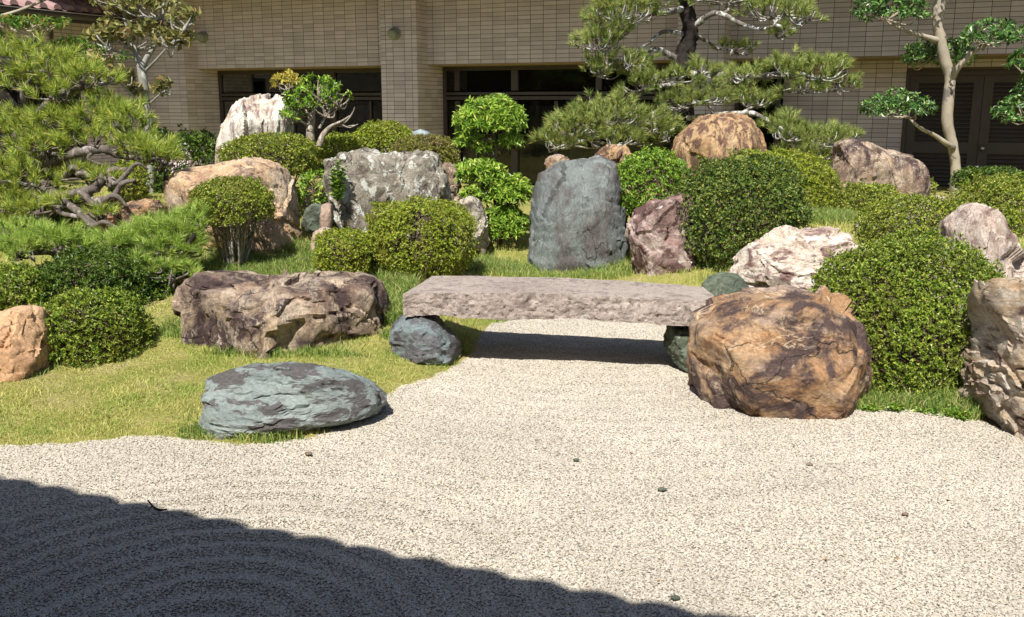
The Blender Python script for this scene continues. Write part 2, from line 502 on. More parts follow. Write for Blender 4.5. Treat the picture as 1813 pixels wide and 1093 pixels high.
M['pine_branch'] = bark_mat('pine_branch', lin(96, 88, 80), lin(140, 132, 122), lin(206, 206, 200), 0.5, 16)
M['pine_branch_grey'] = bark_mat('pine_branch_grey', lin(92, 84, 78), lin(130, 120, 112), lin(160, 152, 146), 0.55, 20)
M['pale_bark'] = bark_mat('pale_bark', lin(150, 140, 124), lin(186, 175, 157), lin(118, 112, 102), 0.55, 7, (1, 1, 0.6), 0.35)
M['grey_bark'] = bark_mat('grey_bark', lin(134, 134, 126), lin(164, 162, 152), lin(188, 190, 182), 0.56, 10, (1, 1, 0.5), 0.5)

# ------------------------------------------------------------------ ground
GRAVEL_PX = [(-900, 800), (-300, 792), (0, 787), (120, 784), (260, 768), (340, 776), (430, 784), (560, 768), (660, 722), (690, 690), (760, 668), (800, 648), (828, 628),
             (838, 606), (850, 590), (872, 572), (905, 563), (1000, 560), (1100, 558), (1190, 566), (1235, 600), (1240, 680), (1320, 722), (1420, 735),
             (1545, 722), (1640, 724), (1720, 738), (1813, 770), (1990, 800), (2600, 815)]
gp = [pz(u, v)[:2] for u, v in GRAVEL_PX]
GPOLY = np.array(gp + [np.array([14.0, gp[-1][1]]), np.array([14.0, -8.0]), np.array([-14.0, -8.0]), np.array([-14.0, gp[0][1]])])

def poly_sd(P):
    """signed distance to the gravel outline, positive outside it"""
    P = np.asarray(P, float)
    A = GPOLY
    B = np.roll(GPOLY, -1, 0)
    d = np.full(len(P), 1e9)
    inside = np.zeros(len(P), bool)
    for a, b in zip(A, B):
        ab = b - a
        t = np.clip(((P - a) @ ab) / (ab @ ab), 0, 1)
        d = np.minimum(d, np.linalg.norm(P - a - t[:, None] * ab, axis=1))
        c = ((a[1] > P[:, 1]) != (b[1] > P[:, 1]))
        with np.errstate(divide='ignore', invalid='ignore'):
            xi = a[0] + (P[:, 1] - a[1]) * ab[0] / (ab[1] if ab[1] != 0 else 1e-12)
        inside ^= c & (P[:, 0] < xi)
    return np.where(inside, -d, d)

GC = np.array([(-2.5, 4.6, .02), (-1.5, 4.9, .02), (-2.6, 5.3, .06), (-1.2, 5.6, .05), (-.8, 6.0, .07), (-3.5, 5.2, .08), (-5, 5.5, .15), (-3.5, 6, .14), (-2, 6.5, .22), (-1.2, 6.6, .2),
               (-2, 7.3, .34), (-1.2, 7.3, .3), (-.7, 7.3, .25), (-3.5, 7.5, .38), (-2, 8.2, .44), (-1.3, 8.2, .38), (-3.5, 10, .63), (-2, 10, .68), (-1, 10, .62), (-.1, 9, .24),
               (0, 7.6, .17), (.3, 8, .13), (.6, 8.2, .12), (.1, 10.5, .4), (-6, 8, .5), (-6, 11, .6), (1, 7.4, .16), (1.5, 7.2, .24), (1.6, 8.2, .42), (2.5, 8.2, .62), (2, 10, .62),
               (3, 10.3, .57), (4, 10, .5), (4.6, 11.5, .48), (2.5, 6.8, .42), (3.2, 7.5, .52), (1.8, 6.2, .17), (2.0, 5.3, .05), (2.6, 5.1, .06), (3.2, 5.2, .1), (3.6, 6, .3), (1, 11, .6),
               (5, 8, .5), (7, 7, .4), (-8, 6, .3), (-4, 14, .25), (0, 13.5, .25), (4, 13, .3), (-8, 16, .15), (0, 15.5, .15), (8, 12, .2), (12, 8, .3), (-12, 10, .3), (0, 20, .1), (12, 16, .1), (-12, 20, .1)])

def ground_z(P):
    P = np.atleast_2d(np.asarray(P, float))[:, :2]
    d2 = ((P[:, None, :] - GC[None, :, :2]) ** 2).sum(-1)
    w = np.exp(-d2 / (2 * 0.55 ** 2)) + 0.02 / (d2 + 0.3) ** 1.5
    z = (w * GC[None, :, 2]).sum(1) / w.sum(1)
    sd = poly_sd(P)
    m = np.clip((sd + 0.02) / 0.55, 0, 1)
    m = m * m * (3 - 2 * m)
    P3 = np.hstack([P, np.zeros((len(P), 1))])
    z = z * m + 0.02 * fbm(P3 * 2.5, 3, 5) * m + 0.012 * np.clip(sd / 0.06, -1, 1)
    return np.where(sd < -0.06, -0.03, z)

def gz(x, y):
    return float(ground_z([[x, y]])[0])

def grid_mesh(xs, ys, zf, keep=None):
    X, Y = np.meshgrid(xs, ys)
    P = np.stack([X.ravel(), Y.ravel()], 1)
    Z = zf(P)
    nx, ny = len(xs), len(ys)
    i = (np.arange(ny - 1)[:, None] * nx + np.arange(nx - 1)[None, :]).ravel()
    Q = np.stack([i, i + 1, i + nx + 1, i + nx], 1)
    if keep is not None:
        k = keep(P)
        Q = Q[k[Q].any(1)]
    mb = MB()
    mb.add(np.hstack([P, Z[:, None]]), quads=Q)
    return mb

# soil sheet to the horizon
N = NT('soil_far')
v = N.coords(rnd=False)
soil_far = N.set(N.ramp(N.noise(v, 0.6, 8), [(0.3, lin(96, 92, 66)), (0.7, lin(128, 122, 92))]), 0.95, 0.1)
mb = MB()
mb.add([[-300, -300, -0.12], [300, -300, -0.12], [300, 300, -0.12], [-300, 300, -0.12]], quads=[[0, 1, 2, 3]])
structure(build(mb, 'ground', soil_far))

# lawn and planted mound
N = NT('lawn_soil')
v = N.coords(rnd=False)
c = N.ramp(N.noise(v, 3.5, 8, 0.65), [(0.3, lin(140, 148, 74)), (0.5, lin(176, 170, 98)), (0.68, lin(192, 176, 126))])
sx = N.n('SeparateXYZ')
N.l(v, sx.inputs[0])
mx = N.ramp(N.math('ADD', N.math('MULTIPLY', sx.outputs[0], 0.25), N.math('MULTIPLY', N.noise(v, 5.0, 4), 0.12)), [(0.42, 0.0), (0.5, 1.0)])
my = N.ramp(N.math('ADD', N.math('MULTIPLY', sx.outputs[1], 0.1), N.math('MULTIPLY', N.noise(v, 5.0, 4), 0.12)), [(0.72, 1.0), (0.8, 0.0)])
c = N.mix(N.math('MULTIPLY', mx, my), c, lin(104, 92, 68))
c = N.mix(1.0, c, N.ramp(N.noise(v, 60, 5, 0.7), [(0.3, 0.55), (0.7, 1.15)]), 'MULTIPLY')
lawn_soil = N.set(c, 0.95, 0.1, N.bump(N.noise(v, 50, 6, 0.7), 0.03, 0.9))
mb = grid_mesh(np.arange(-13, 13.01, 0.06), np.arange(3.6, 21, 0.06), ground_z, lambda P: poly_sd(P) > -0.12)
structure(build(mb, 'lawn', lawn_soil, smooth=True))

RAKE_C = pz(330, 1150)[:2]
def gravel_z(P):
    """raked furrows: rings in the shaded corner, hardly a trace elsewhere"""
    r = np.linalg.norm(P - RAKE_C, axis=1)
    P3 = np.hstack([P, np.zeros((len(P), 1))])
    a = np.clip((1.55 - r) / 0.5, 0, 1)
    w1 = np.sin((r + 0.02 * fbm(P3 * 2.0, 2, 8)) * 2 * math.pi / 0.125) * a
    r2 = np.linalg.norm(P - np.array([0.5, 6.6]), axis=1)
    w2 = np.sin(r2 * 2 * math.pi / 0.16) * (1 - a)
    return 0.007 * w1 + 0.0018 * w2 + 0.008 * fbm(P3 * 2.6, 3, 9) - 0.004

N = NT('gravel_bed')
v = N.coords(rnd=False)
vo = N.n('TexVoronoi')
vo.inputs['Scale'].default_value = 95.0
N.l(v, vo.inputs['Vector'])
sp = N.n('SeparateColor')
N.l(vo.outputs['Color'], sp.inputs[0])
c = N.ramp(sp.outputs[0], [(0.0, lin(160, 152, 139)), (0.5, lin(188, 180, 165)), (1.0, lin(204, 197, 184))])
c = N.mix(1.0, c, N.ramp(vo.outputs['Distance'], [(0.2, 1.0), (0.75, 0.7)]), 'MULTIPLY')
gravel_bed = N.set(c, 0.9, 0.2, N.bump(vo.outputs['Distance'], -0.012, 1.0))
mb = grid_mesh(np.arange(-8, 8.01, 0.035), np.arange(-3.5, 7.6, 0.035), lambda P: gravel_z(P) - 0.0025, lambda P: poly_sd(P) < 0.15)
structure(build(mb, 'gravel_court', gravel_bed, smooth=True))

# loose gravel: one small stone instanced over the part of the court in and near the view
N = NT('gravel_stone')
oi = N.n('ObjectInfo')
c = N.ramp(oi.outputs['Random'], [(0.0, lin(128, 120, 108)), (0.1, lin(172, 164, 150)), (0.5, lin(194, 186, 171)), (0.88, lin(210, 203, 190)), (1.0, lin(190, 174, 150))])
gpos = N.n('NewGeometry')
c = N.mix(1.0, c, N.ramp(N.noise(gpos.outputs['Position'], 1.3, 6, 0.65), [(0.3, 0.84), (0.68, 1.06)]), 'MULTIPLY')
c = N.mix(1.0, c, N.ramp(N.noise(N.coords(), 4.0, 4), [(0.3, 0.88), (0.7, 1.08)]), 'MULTIPLY')
gravel_stone = N.set(c, 0.8, 0.3)

def near_view(P):
    zc = CT * P[:, 1] + ST * CAMH
    return (poly_sd(P) + 0.05 * fbm(np.hstack([P * 7, np.zeros((len(P), 1))]), 3, 77) < 0.015) & (np.abs(P[:, 0]) < 0.535 * zc + 0.7) & (P[:, 1] > 2.0)
mb = grid_mesh(np.arange(-5, 5.01, 0.025), np.arange(2.0, 7.3, 0.025), gravel_z, near_view)
gob = build(mb, 'loose_gravel', gravel_stone)
gob['kind'] = 'stuff'
ng = bpy.data.node_groups.new('loose_gravel', 'GeometryNodeTree')
ng.interface.new_socket('Geometry', in_out='INPUT', socket_type='NodeSocketGeometry')
ng.interface.new_socket('Geometry', in_out='OUTPUT', socket_type='NodeSocketGeometry')
gi = ng.nodes.new('NodeGroupInput')
go = ng.nodes.new('NodeGroupOutput')
dp = ng.nodes.new('GeometryNodeDistributePointsOnFaces')
dp.inputs['Density'].default_value = 25000.0
ico = ng.nodes.new('GeometryNodeMeshIcoSphere')
ico.inputs['Radius'].default_value = 0.0042
ico.inputs['Subdivisions'].default_value = 2
sp_ = ng.nodes.new('GeometryNodeSetPosition')
nzn = ng.nodes.new('ShaderNodeTexNoise')
nzn.inputs['Scale'].default_value = 190.0
vs = ng.nodes.new('ShaderNodeVectorMath'); vs.operation = 'SUBTRACT'
vs.inputs[1].default_value = (0.5, 0.5, 0.5)
vm = ng.nodes.new('ShaderNodeVectorMath'); vm.operation = 'SCALE'
vm.inputs['Scale'].default_value = 0.0058
ng.links.new(nzn.outputs['Color'], vs.inputs[0])
ng.links.new(vs.outputs[0], vm.inputs[0])
ng.links.new(ico.outputs['Mesh'], sp_.inputs['Geometry'])
ng.links.new(vm.outputs[0], sp_.inputs['Offset'])
smt = ng.nodes.new('GeometryNodeSetMaterial')
smt.inputs['Material'].default_value = gravel_stone
ng.links.new(sp_.outputs[0], smt.inputs['Geometry'])
iop = ng.nodes.new('GeometryNodeInstanceOnPoints')
rv = ng.nodes.new('FunctionNodeRandomValue'); rv.data_type = 'FLOAT_VECTOR'
rv.inputs[0].default_value = (0.6, 0.5, 0.32)
rv.inputs[1].default_value = (1.6, 1.3, 0.62)
rr_ = ng.nodes.new('FunctionNodeRandomValue'); rr_.data_type = 'FLOAT_VECTOR'
rr_.inputs[0].default_value = (-0.4, -0.4, 0.0)
rr_.inputs[1].default_value = (0.4, 0.4, 6.28)
rr_.inputs['Seed'].default_value = 3
ng.links.new(gi.outputs[0], dp.inputs['Mesh'])
ng.links.new(dp.outputs['Points'], iop.inputs['Points'])
ng.links.new(smt.outputs[0], iop.inputs['Instance'])
ng.links.new(rv.outputs[0], iop.inputs['Scale'])
ng.links.new(rr_.outputs[0], iop.inputs['Rotation'])
ng.links.new(iop.outputs[0], go.inputs[0])
md = gob.modifiers.new('gravel', 'NODES')
md.node_group = ng

# ------------------------------------------------------------------ the building behind the garden
YAW = math.atan(0.447)
FY = 16.4
FD = np.array([math.cos(YAW), -math.sin(YAW), 0.0])
FN = np.array([-math.sin(YAW), -math.cos(YAW), 0.0])
FO = np.array([0.0, FY, 0.0])
ROW, COLP = 0.0685, 0.226

def fpt(s, o, z):
    return FO + FD * s + FN * o + np.array([0, 0, z])

def fs(u, v, o):
    """facade coordinates (s, z) of a photograph pixel on the plane o metres in front of the beam"""
    r = ray(u, v)
    p0 = np.array([0, 0, CAMH])
    k = ((FO + FN * o - p0) @ FN) / (r @ FN)
    p = p0 + r * k
    return float((p - FO) @ FD), float(p[2])

def FM(V):
    """local (s, o, z) to world"""
    return FO + V[:, :1] * FD + V[:, 1:2] * FN + V[:, 2:3] * np.array([0, 0, 1.0])

N = NT('wall_tile')
oi = N.n('ObjectInfo')
gm = N.n('NewGeometry')
rn = N.math('FRACT', N.math('ADD', oi.outputs['Random'], gm.outputs['Random Per Island']))
c = N.ramp(rn, [(0.0, lin(200, 188, 193)), (0.5, lin(214, 201, 207)), (1.0, lin(224, 211, 217))])
tg = N.n('NewGeometry')
tm = N.n('Mapping')
tm.inputs['Scale'].default_value = (1.6, 1.6, 0.22)
N.l(tg.outputs['Position'], tm.inputs['Vector'])
c = N.mix(1.0, c, N.ramp(N.noise(tm.outputs[0], 1.8, 6, 0.6), [(0.3, 0.9), (0.65, 1.03)]), 'MULTIPLY')
M['tile'] = N.set(c, 0.6, 0.3)
M['grout'] = plain_mat('tile_grout', lin(104, 93, 85), 0.95, 0.1, 0.15)
M['soffit'] = plain_mat('beam_soffit', lin(150, 130, 100), 0.9, 0.1, 0.12)
M['bronze'] = plain_mat('bronze_frame', lin(72, 64, 62), 0.45, 0.4, 0.1)
M['louvre'] = plain_mat('louvre_paint', lin(84, 75, 73), 0.5, 0.3, 0.08)
M['room'] = plain_mat('room_dark', lin(70, 64, 58), 0.9, 0.1, 0.2, 1.0)
M['curtain'] = plain_mat('curtain', lin(120, 118, 112), 0.9, 0.1, 0.1)
M['steel'] = plain_mat('brushed_steel', lin(190, 190, 186), 0.3, 0.5, 0.05, metal=0.9)
M['vent'] = plain_mat('vent_cap', lin(140, 146, 136), 0.55, 0.4, 0.1)
N = NT('window_glass')
N.b.inputs['Base Color'].default_value = (0.02, 0.022, 0.02, 1)
N.b.inputs['Roughness'].default_value = 0.05
tb = N.n('BsdfTransparent')
tb.inputs['Color'].default_value = (0.55, 0.57, 0.55, 1)
ms = N.n('MixShader')
fr = N.n('Fresnel')
fr.inputs['IOR'].default_value = 1.5
gl = N.n('BsdfGlossy')
gl.inputs['Roughness'].default_value = 0.03
N.l(fr.outputs[0], ms.inputs[0])
N.l(tb.outputs[0], ms.inputs[1])
N.l(gl.outputs[0], ms.inputs[2])
N.l(ms.outputs[0], N.out.inputs['Surface'])
M['glass'] = N.m

bld = thing('tiled_building', 'long building clad in pinkish grey tiles with dark windows behind the garden', 'building', fpt(0, 0, 0.1))

def part(mb, name, mat, parent=bld, smooth=False):
    o = build(mb, name, mat, None, smooth)
    par = parent
    o.parent = par
    # keep world placement under the Empty
    root = par
    off = Vector((0, 0, 0))
    while root is not None:
        off += Vector(root.location)
        root = root.parent
    o.data.transform(__import__('mathutils').Matrix.Translation(-off))
    return o

TILES = []      # (s-centre or o-centre, z, width, face) gathered, the largest in view become single tiles

def tile_face(a0, a1, z0, z1, at, side=False, cols=None, half_first=False):
    """tiles on a face: front faces run along s at offset 'at'; side faces run along o at s = 'at'"""
    zr = np.arange(z0, z1 - 0.01, ROW)
    edges = [a0]
    if cols is not None:
        edges = list(cols)
    else:
        x = a0 + (COLP / 2 if half_first else COLP)
        while x < a1 - 0.02:
            edges.append(x)
            x += COLP
        edges.append(a1)
    for z in zr:
        h = min(ROW, z1 - z)
        if h < 0.025:
            continue
        for e0, e1 in zip(edges[:-1], edges[1:]):
            if e1 - e0 < 0.03:
                continue
            TILES.append((0.5 * (e0 + e1), z + h / 2, e1 - e0 - 0.008, h - 0.0075, at, side))

s_pier0, _ = fs(262, 150, 0.36)
s_pier1, _ = fs(330, 150, 0.36)
s_c1a, _ = fs(673, 60, 0.36)
s_c1b, _ = fs(738, 60, 0.36)
s_c2a, _ = fs(1199, 60, 0.36)
s_c2b, _ = fs(1284, 60, 0.36)
_, zb = fs(906, 112, 0.0)
ZT = 3.75
S_END = fs(2300, 100, 0.0)[0]
RECW = -0.55      # window plane
RECD = -0.95      # wall with the door
zg = 0.0
# beam core, columns, walls
mb = MB(); mb.box((s_pier0, -1.6, zb), (S_END, -0.004, ZT), FM)
beam = part(mb, 'beam', M['grout'])
mb = MB(); mb.box((s_pier1, -1.59, zb - 0.02), (S_END, -0.002, zb - 0.001), FM)
part(mb, 'beam_soffit', M['soffit'])
tile_face(s_pier1, s_c1a, zb, ZT, 0.0)
tile_face(s_c1b, s_c2a, zb, ZT, 0.0, half_first=True)
tile_face(s_c2b, S_END - 3, zb, ZT, 0.0, half_first=True)
def column(a, b, cols):
    mb = MB(); mb.box((a, -1.5, zg), (b, 0.356, ZT - 0.01), FM)
    o = part(mb, 'column', M['grout'])
    w = b - a
    tile_face(a, b, zb - 40 * ROW, ZT, 0.36, cols=[a + w * k for k in cols])
    tile_face(-0.0, 0.36, zb, ZT, b, side=True)
    tile_face(RECW, 0.36, zb - 40 * ROW, zb, b, side=True, cols=[RECW, -0.33, -0.1, 0.13, 0.36])
    return o
column(s_pier0, s_pier1, [0, 0.17, 0.5, 0.83, 1])
tile_face(s_pier0 - 1.2, s_pier0, zb - 40 * ROW, ZT, 0.36)
column(s_c1a, s_c1b, [0, 0.15, 0.35, 0.66, 0.86, 1])
column(s_c2a, s_c2b, [0, 0.15, 0.35, 0.66, 0.86, 1])
# wall right of the last window with the louvred doors
s_w0, _ = fs(1386, 180, RECD)
s_d0, _ = fs(1604, 150, RECD)
s_dm, _ = fs(1737, 200, RECD)
_, z_dt = fs(1606, 127, RECD)
dw = s_dm - s_d0
s_d1 = s_d0 + 2 * dw
mb = MB()
mb.box((s_w0, RECD - 0.25, zg), (s_d0, RECD - 0.004, zb - 0.02), FM)
mb.box((s_d0, RECD - 0.25, z_dt), (s_d1, RECD - 0.004, zb - 0.02), FM)
mb.box((s_d1, RECD - 0.25, zg), (S_END, RECD - 0.004, zb - 0.02), FM)
part(mb, 'wall', M['grout'])
tile_face(s_w0, s_d0, zb - 40 * ROW, zb - 0.02, RECD)
nfit = int((zb - z_dt) / ROW)
tile_face(s_d0, s_d1, zb - nfit * ROW, zb - 0.02, RECD)
tile_face(s_d1, S_END - 3, zb - 40 * ROW, zb - 0.02, RECD)

# tiles: a shared mesh for each size for the 300 that show largest, the rest joined
def tile_vis(t):
    a, z, w, h, at, side = t
    p = fpt(at, a, z) if side else fpt(a, at, z)
    zc = CT * p[1] + ST * (CAMH - p[2])
    u = W / 2 + FPX * p[0] / zc
    vv = H / 2 + FPX * (ST * p[1] * -1 + CT * (CAMH - p[2])) / zc
    return u, vv, zc
cache = {}
scored = []
for i, t in enumerate(TILES):
    u, vv, zc = tile_vis(t)
    seen = -10 < u < W + 10 and -6 < vv < 290 and not t[5]
    scored.append((-(t[2] / zc) if seen else 0.0, i))
scored.sort()
single = {i for sc_, i in scored[:300] if sc_ < 0}
rest = MB()
yawz = math.atan2(FD[1], FD[0])
for i, (a, z, w, h, at, side) in enumerate(TILES):
    if z < 0.1:
        continue
    if i in single:
        k = (round(w, 3), round(h, 3))
        if k not in cache:
            q = MB(); q.box((-w / 2, -0.002, -h / 2), (w / 2, 0.006, h / 2))
            cache[k] = q.mesh('tile')
        p = fpt(a, at, z)
        o = link('tile', cache[k], M['tile'])
        o.parent = bld
        o.location = Vector(p) - Vector(bld.location)
        o.rotation_euler = (0, 0, yawz + math.pi)
    elif side:
        rest.box((at - 0.002, a - w / 2, z - h / 2), (at + 0.006, a + w / 2, z + h / 2), FM)
    else:
        rest.box((a - w / 2, at - 0.002, z - h / 2), (a + w / 2, at + 0.006, z + h / 2), FM)
o = part(rest, 'tile_cladding', M['tile'])
o['kind'] = 'stuff'

# windows: frame, mullions, panes and the dim room behind
def window(sa, sb, ztop, posts, transoms, lower_posts=()):
    w = MB()
    o0, o1 = RECW - 0.05, RECW + 0.03
    w.box((sa, o0, ztop - 0.07), (sb, o1, ztop), FM)
    w.box((sa, o0, zg + 0.05), (sb, o1, zg + 0.13), FM)
    w.box((sa, o0, zg + 0.13), (sa + 0.06, o1, ztop - 0.07), FM)
    w.box((sb - 0.06, o0, zg + 0.13), (sb, o1, ztop - 0.07), FM)
    win = part(w, 'window_frame', M['bronze'])
    zt = [t[0] for t in transoms]
    for (z, h) in transoms:
        m = MB(); m.box((sa + 0.06, o0 + 0.005, z - h / 2), (sb - 0.06, o1 - 0.004, z + h / 2), FM)
        part(m, 'transom', M['bronze'], win)
    zt0 = max(zt) + 0.05
    zl0 = min(zt) - 0.05
    for (s, hw) in posts:
        m = MB(); m.box((s - hw, o0 + 0.01, zt0), (s + hw, o1 + 0.006, ztop - 0.07), FM)
        m.box((s - hw, o0 + 0.01, zg + 0.13), (s + hw, o1 + 0.006, zl0), FM)
        part(m, 'mullion', M['bronze'], win)
    for (s, hw) in lower_posts:
        m = MB(); m.box((s - hw, o0 + 0.012, zg + 0.13), (s + hw, o1 - 0.008, zl0), FM)
        part(m, 'mullion', M['bronze'], win)
    ed = [sa + 0.06] + [s for s, _ in posts] + [sb - 0.06]
    for e0, e1 in zip(ed[:-1], ed[1:]):
        for z0, z1 in ((zg + 0.13, zl0), (zt0, ztop - 0.07)):
            m = MB(); m.box((e0, RECW - 0.018, z0), (e1, RECW - 0.012, z1), FM)
            part(m, 'pane', M['glass'], win)
    return win

zw = zb - 0.02
_, z_t1 = fs(860, 166, RECW)
_, z_t2 = fs(860, 172, RECW)
def sw(u):
    return fs(u, 200, RECW)[0]
window(s_c1b + 0.01, s_c2a - 0.01, zw, [(sw(811), 0.045), (sw(912), 0.06), (sw(1060), 0.05)], [(z_t1, 0.05), (z_t2 - 0.02, 0.06)], [(sw(843), 0.02), (sw(985), 0.03)])
window(s_pier1 + 0.01, s_c1a - 0.01, zw, [(sw(446), 0.045), (sw(592), 0.05)], [(z_t1, 0.05), (z_t2 - 0.02, 0.06)], [(sw(520), 0.02), (sw(657), 0.02)])
window(s_c2b + 0.01, s_w0 + 0.02, zw, [(sw(1330), 0.03)], [(z_t1, 0.05), (z_t2 - 0.02, 0.06)])
m = MB()
for lo, hi in (((s_pier0, -5.0, zg), (S_END, -4.9, ZT)), ((s_pier0, -4.9, zg - 0.05), (S_END, RECW - 0.06, zg + 0.02)), ((s_pier0, -4.9, zb + 0.02), (S_END, -1.61, zb + 0.1)),
               ((s_pier0 - 0.1, -4.9, zg), (s_pier0, -1.6, ZT)), ((S_END, -4.9, zg), (S_END + 0.1, -1.0, ZT))):
    m.box(lo, hi, FM)
part(m, 'interior', M['room'])
for u0, u1 in ((783, 803), (820, 838), (600, 652), (925, 978), (1000, 1045)):
    m = MB()
    a, b = sw(u0), sw(u1)
    n = 14
    sx = np.linspace(a, b, n)
    oz = RECW - 0.25 + 0.02 * np.sin(np.arange(n) * 2.2)
    V = np.vstack([np.stack([sx, oz, np.full(n, zg + 0.1)], 1), np.stack([sx, oz, np.full(n, z_t2 - 0.15)], 1)])
    m.add(FM(V), quads=[[i, i + 1, n + i + 1, n + i] for i in range(n - 1)])
    part(m, 'curtain', M['curtain'], smooth=True)

# louvred double door: each slat a piece of its own
z_db = 0.12
_, z_mr1 = fs(1700, 252, RECD)
_, z_mr0 = fs(1700, 272, RECD)
m = MB()
m.box((s_d0, RECD - 0.08, z_dt - 0.06), (s_d1, RECD + 0.02, z_dt), FM)
m.box((s_d0, RECD - 0.08, z_db - 0.1), (s_d0 + 0.05, RECD + 0.02, z_dt - 0.06), FM)
m.box((s_d1 - 0.05, RECD - 0.08, z_db - 0.1), (s_d1, RECD + 0.02, z_dt - 0.06), FM)
part(m, 'door_frame', M['louvre'])
for a, b, knob in ((s_d0 + 0.052, s_dm - 0.003, None), (s_dm + 0.003, s_d1 - 0.052, 0.06)):
    m = MB()
    st = 0.13
    z1 = z_dt - 0.064
    m.box((a, RECD - 0.05, z_db), (a + st, RECD, z1), FM)
    m.box((b - st, RECD - 0.05, z_db), (b, RECD, z1), FM)
    m.box((a + st, RECD - 0.05, z1 - 0.1), (b - st, RECD - 0.001, z1), FM)
    m.box((a + st, RECD - 0.05, z_mr0), (b - st, RECD - 0.001, z_mr1), FM)
    m.box((a + st, RECD - 0.05, z_db), (b - st, RECD - 0.001, z_db + 0.15), FM)
    m.box((a + st, RECD - 0.052, z_db), (b - st, RECD - 0.046, z1), FM)
    door = part(m, 'door', M['louvre'])
    sl = MB()
    wd = b - a - 2 * st
    sl.add([[-wd / 2, -0.04, 0.027], [wd / 2, -0.04, 0.027], [wd / 2, 0.004, -0.02], [-wd / 2, 0.004, -0.02],
            [-wd / 2, -0.04, 0.017], [wd / 2, -0.04, 0.017], [wd / 2, 0.002, -0.028], [-wd / 2, 0.002, -0.028]],
           quads=[[0, 1, 2, 3], [7, 6, 5, 4], [3, 2, 6, 7], [1, 0, 4, 5], [0, 3, 7, 4], [2, 1, 5, 6]])
    slm = sl.mesh('slat')
    for z0, z1_ in ((z_db + 0.18, z_mr0 - 0.01), (z_mr1 + 0.03, z1 - 0.11)):
        nn = int((z1_ - z0) / 0.058)
        for k in range(nn):
            p = fpt((a + b) / 2, RECD - 0.004, z0 + (k + 0.5) * (z1_ - z0) / nn)
            so = link('slat', slm, M['louvre'])
            so.parent = door
            so.location = Vector(p) - Vector(bld.location)
            so.rotation_euler = (0, 0, yawz + math.pi)
    if knob:
        bm = bmesh.new()
        bmesh.ops.create_uvsphere(bm, u_segments=16, v_segments=10, radius=0.036)
        kz = 0.5 * (z_mr0 + z_mr1)
        c0 = fpt(a + knob, RECD + 0.05, kz)
        me = bpy.data.meshes.new('door_knob')
        bm.to_mesh(me); bm.free()
        for p in me.polygons: p.use_smooth = True
        ko = link('door_knob', me, M['steel'])
        ko.parent = door
        ko.location = Vector(c0) - Vector(bld.location)
        t_ = MB(); tube(t_, [fpt(a + knob, RECD - 0.001, kz), fpt(a + knob, RECD + 0.03, kz)], [0.018, 0.018], 10)
        part(t_, 'knob_stem', M['steel'], door)

# round vent caps on the tiles
def vent(u, v_, o):
    s, z = fs(u, v_, o)
    t_ = MB()
    tube(t_, [fpt(s, o, z), fpt(s, o + 0.05, z)], [0.105, 0.105], 20, 2)
    tube(t_, [fpt(s, o + 0.05, z), fpt(s, o + 0.12, z - 0.012), fpt(s, o + 0.15, z - 0.02)], [0.088, 0.084, 0.06], 20, 3)
    part(t_, 'vent_cap', M['vent'], smooth=False)
vent(700, 60, 0.37)
vent(361, 66, 0.012)

# roof over the facade: deep eave that keeps the wall in shade
m = MB()
m.box((s_pier0 - 3, -6.0, ZT), (S_END + 1, 2.5, ZT + 0.05), FM)
part(m, 'eave_soffit', plain_mat('eave_soffit', lin(120, 104, 98), 0.8, 0.2, 0.1))
m = MB()
m.box((s_pier0 - 3, 2.502, ZT - 0.06), (S_END + 1, 2.55, ZT + 0.2), FM)
part(m, 'fascia', M['bronze'])
V = np.array([[s, o, z] for s in (s_pier0 - 3, S_END + 1) for (o, z) in ((2.65, ZT + 0.12), (-4.0, ZT + 2.4), (-9.0, ZT + 0.2))])
m = MB(); m.add(FM(V), quads=[[0, 1, 4, 3], [1, 2, 5, 4]])
M['roof_tile'] = plain_mat('roof_tile', lin(158, 128, 124), 0.55, 0.4, 0.2, 3.0)
part(m, 'roof', M['roof_tile'])
m = MB()
m.box((s_pier0, 0.0, ZT - 0.05), (s_c1a, 0.05, ZT - 0.001), FM)
part(m, 'wall_trim', plain_mat('wall_trim', lin(176, 160, 140), 0.7, 0.2, 0.1))

# ------------------------------------------------------------------ side wing with the tiled roof on the left
wing = thing('roof_wing', 'low wing with rounded mauve roof tiles above its tiled wall', 'building', fpt(s_pier0, 0.3, 0.1))
sW = s_pier0 + 0.0
def wing_part(mb, name, mat, parent=wing, smooth=False):
    return part(mb, name, mat, parent, smooth)
_, zE = fs(150, 40, 0.8)
# eave line: runs from the facade corner towards the camera side
eo0 = 0.9
def on_wing(u, v_, s_at):
    """(o, z) of a pixel on the plane s = s_at"""
    r = ray(u, v_)
    p0 = np.array([0, 0, CAMH])
    k = ((FO + FD * s_at - p0) @ FD) / (r @ FD)
    p = p0 + r * k
    return float((p - FO) @ FN), float(p[2])
sE = s_pier0 - 0.05
oA, zA = on_wing(40, 16, sE)
oB, zB = on_wing(178, 40, sE)
zE = 0.5 * (zA + zB)
wall_s = sE - 0.75
m = MB(); m.box((wall_s - 0.3, 0.36, 0.0), (wall_s - 0.004, 12.0, zE + 0.3), FM); m.box((wall_s - 4.0, -0.3, 0.0), (s_pier0 - 0.003, 0.352, ZT), FM)
ww = wing_part(m, 'wall', M['grout'])
m = MB()
for z in np.arange(0.1, zE + 0.2, ROW):
    for o_ in np.arange(0.0, 11.5, COLP):
        m.box((wall_s - 0.002, o_ + 0.004, z + 0.004), (wall_s + 0.006, o_ + COLP - 0.005, z + ROW - 0.005), FM)
tc_ = wing_part(m, 'tile_cladding', M['tile'])
tc_['kind'] = 'stuff'
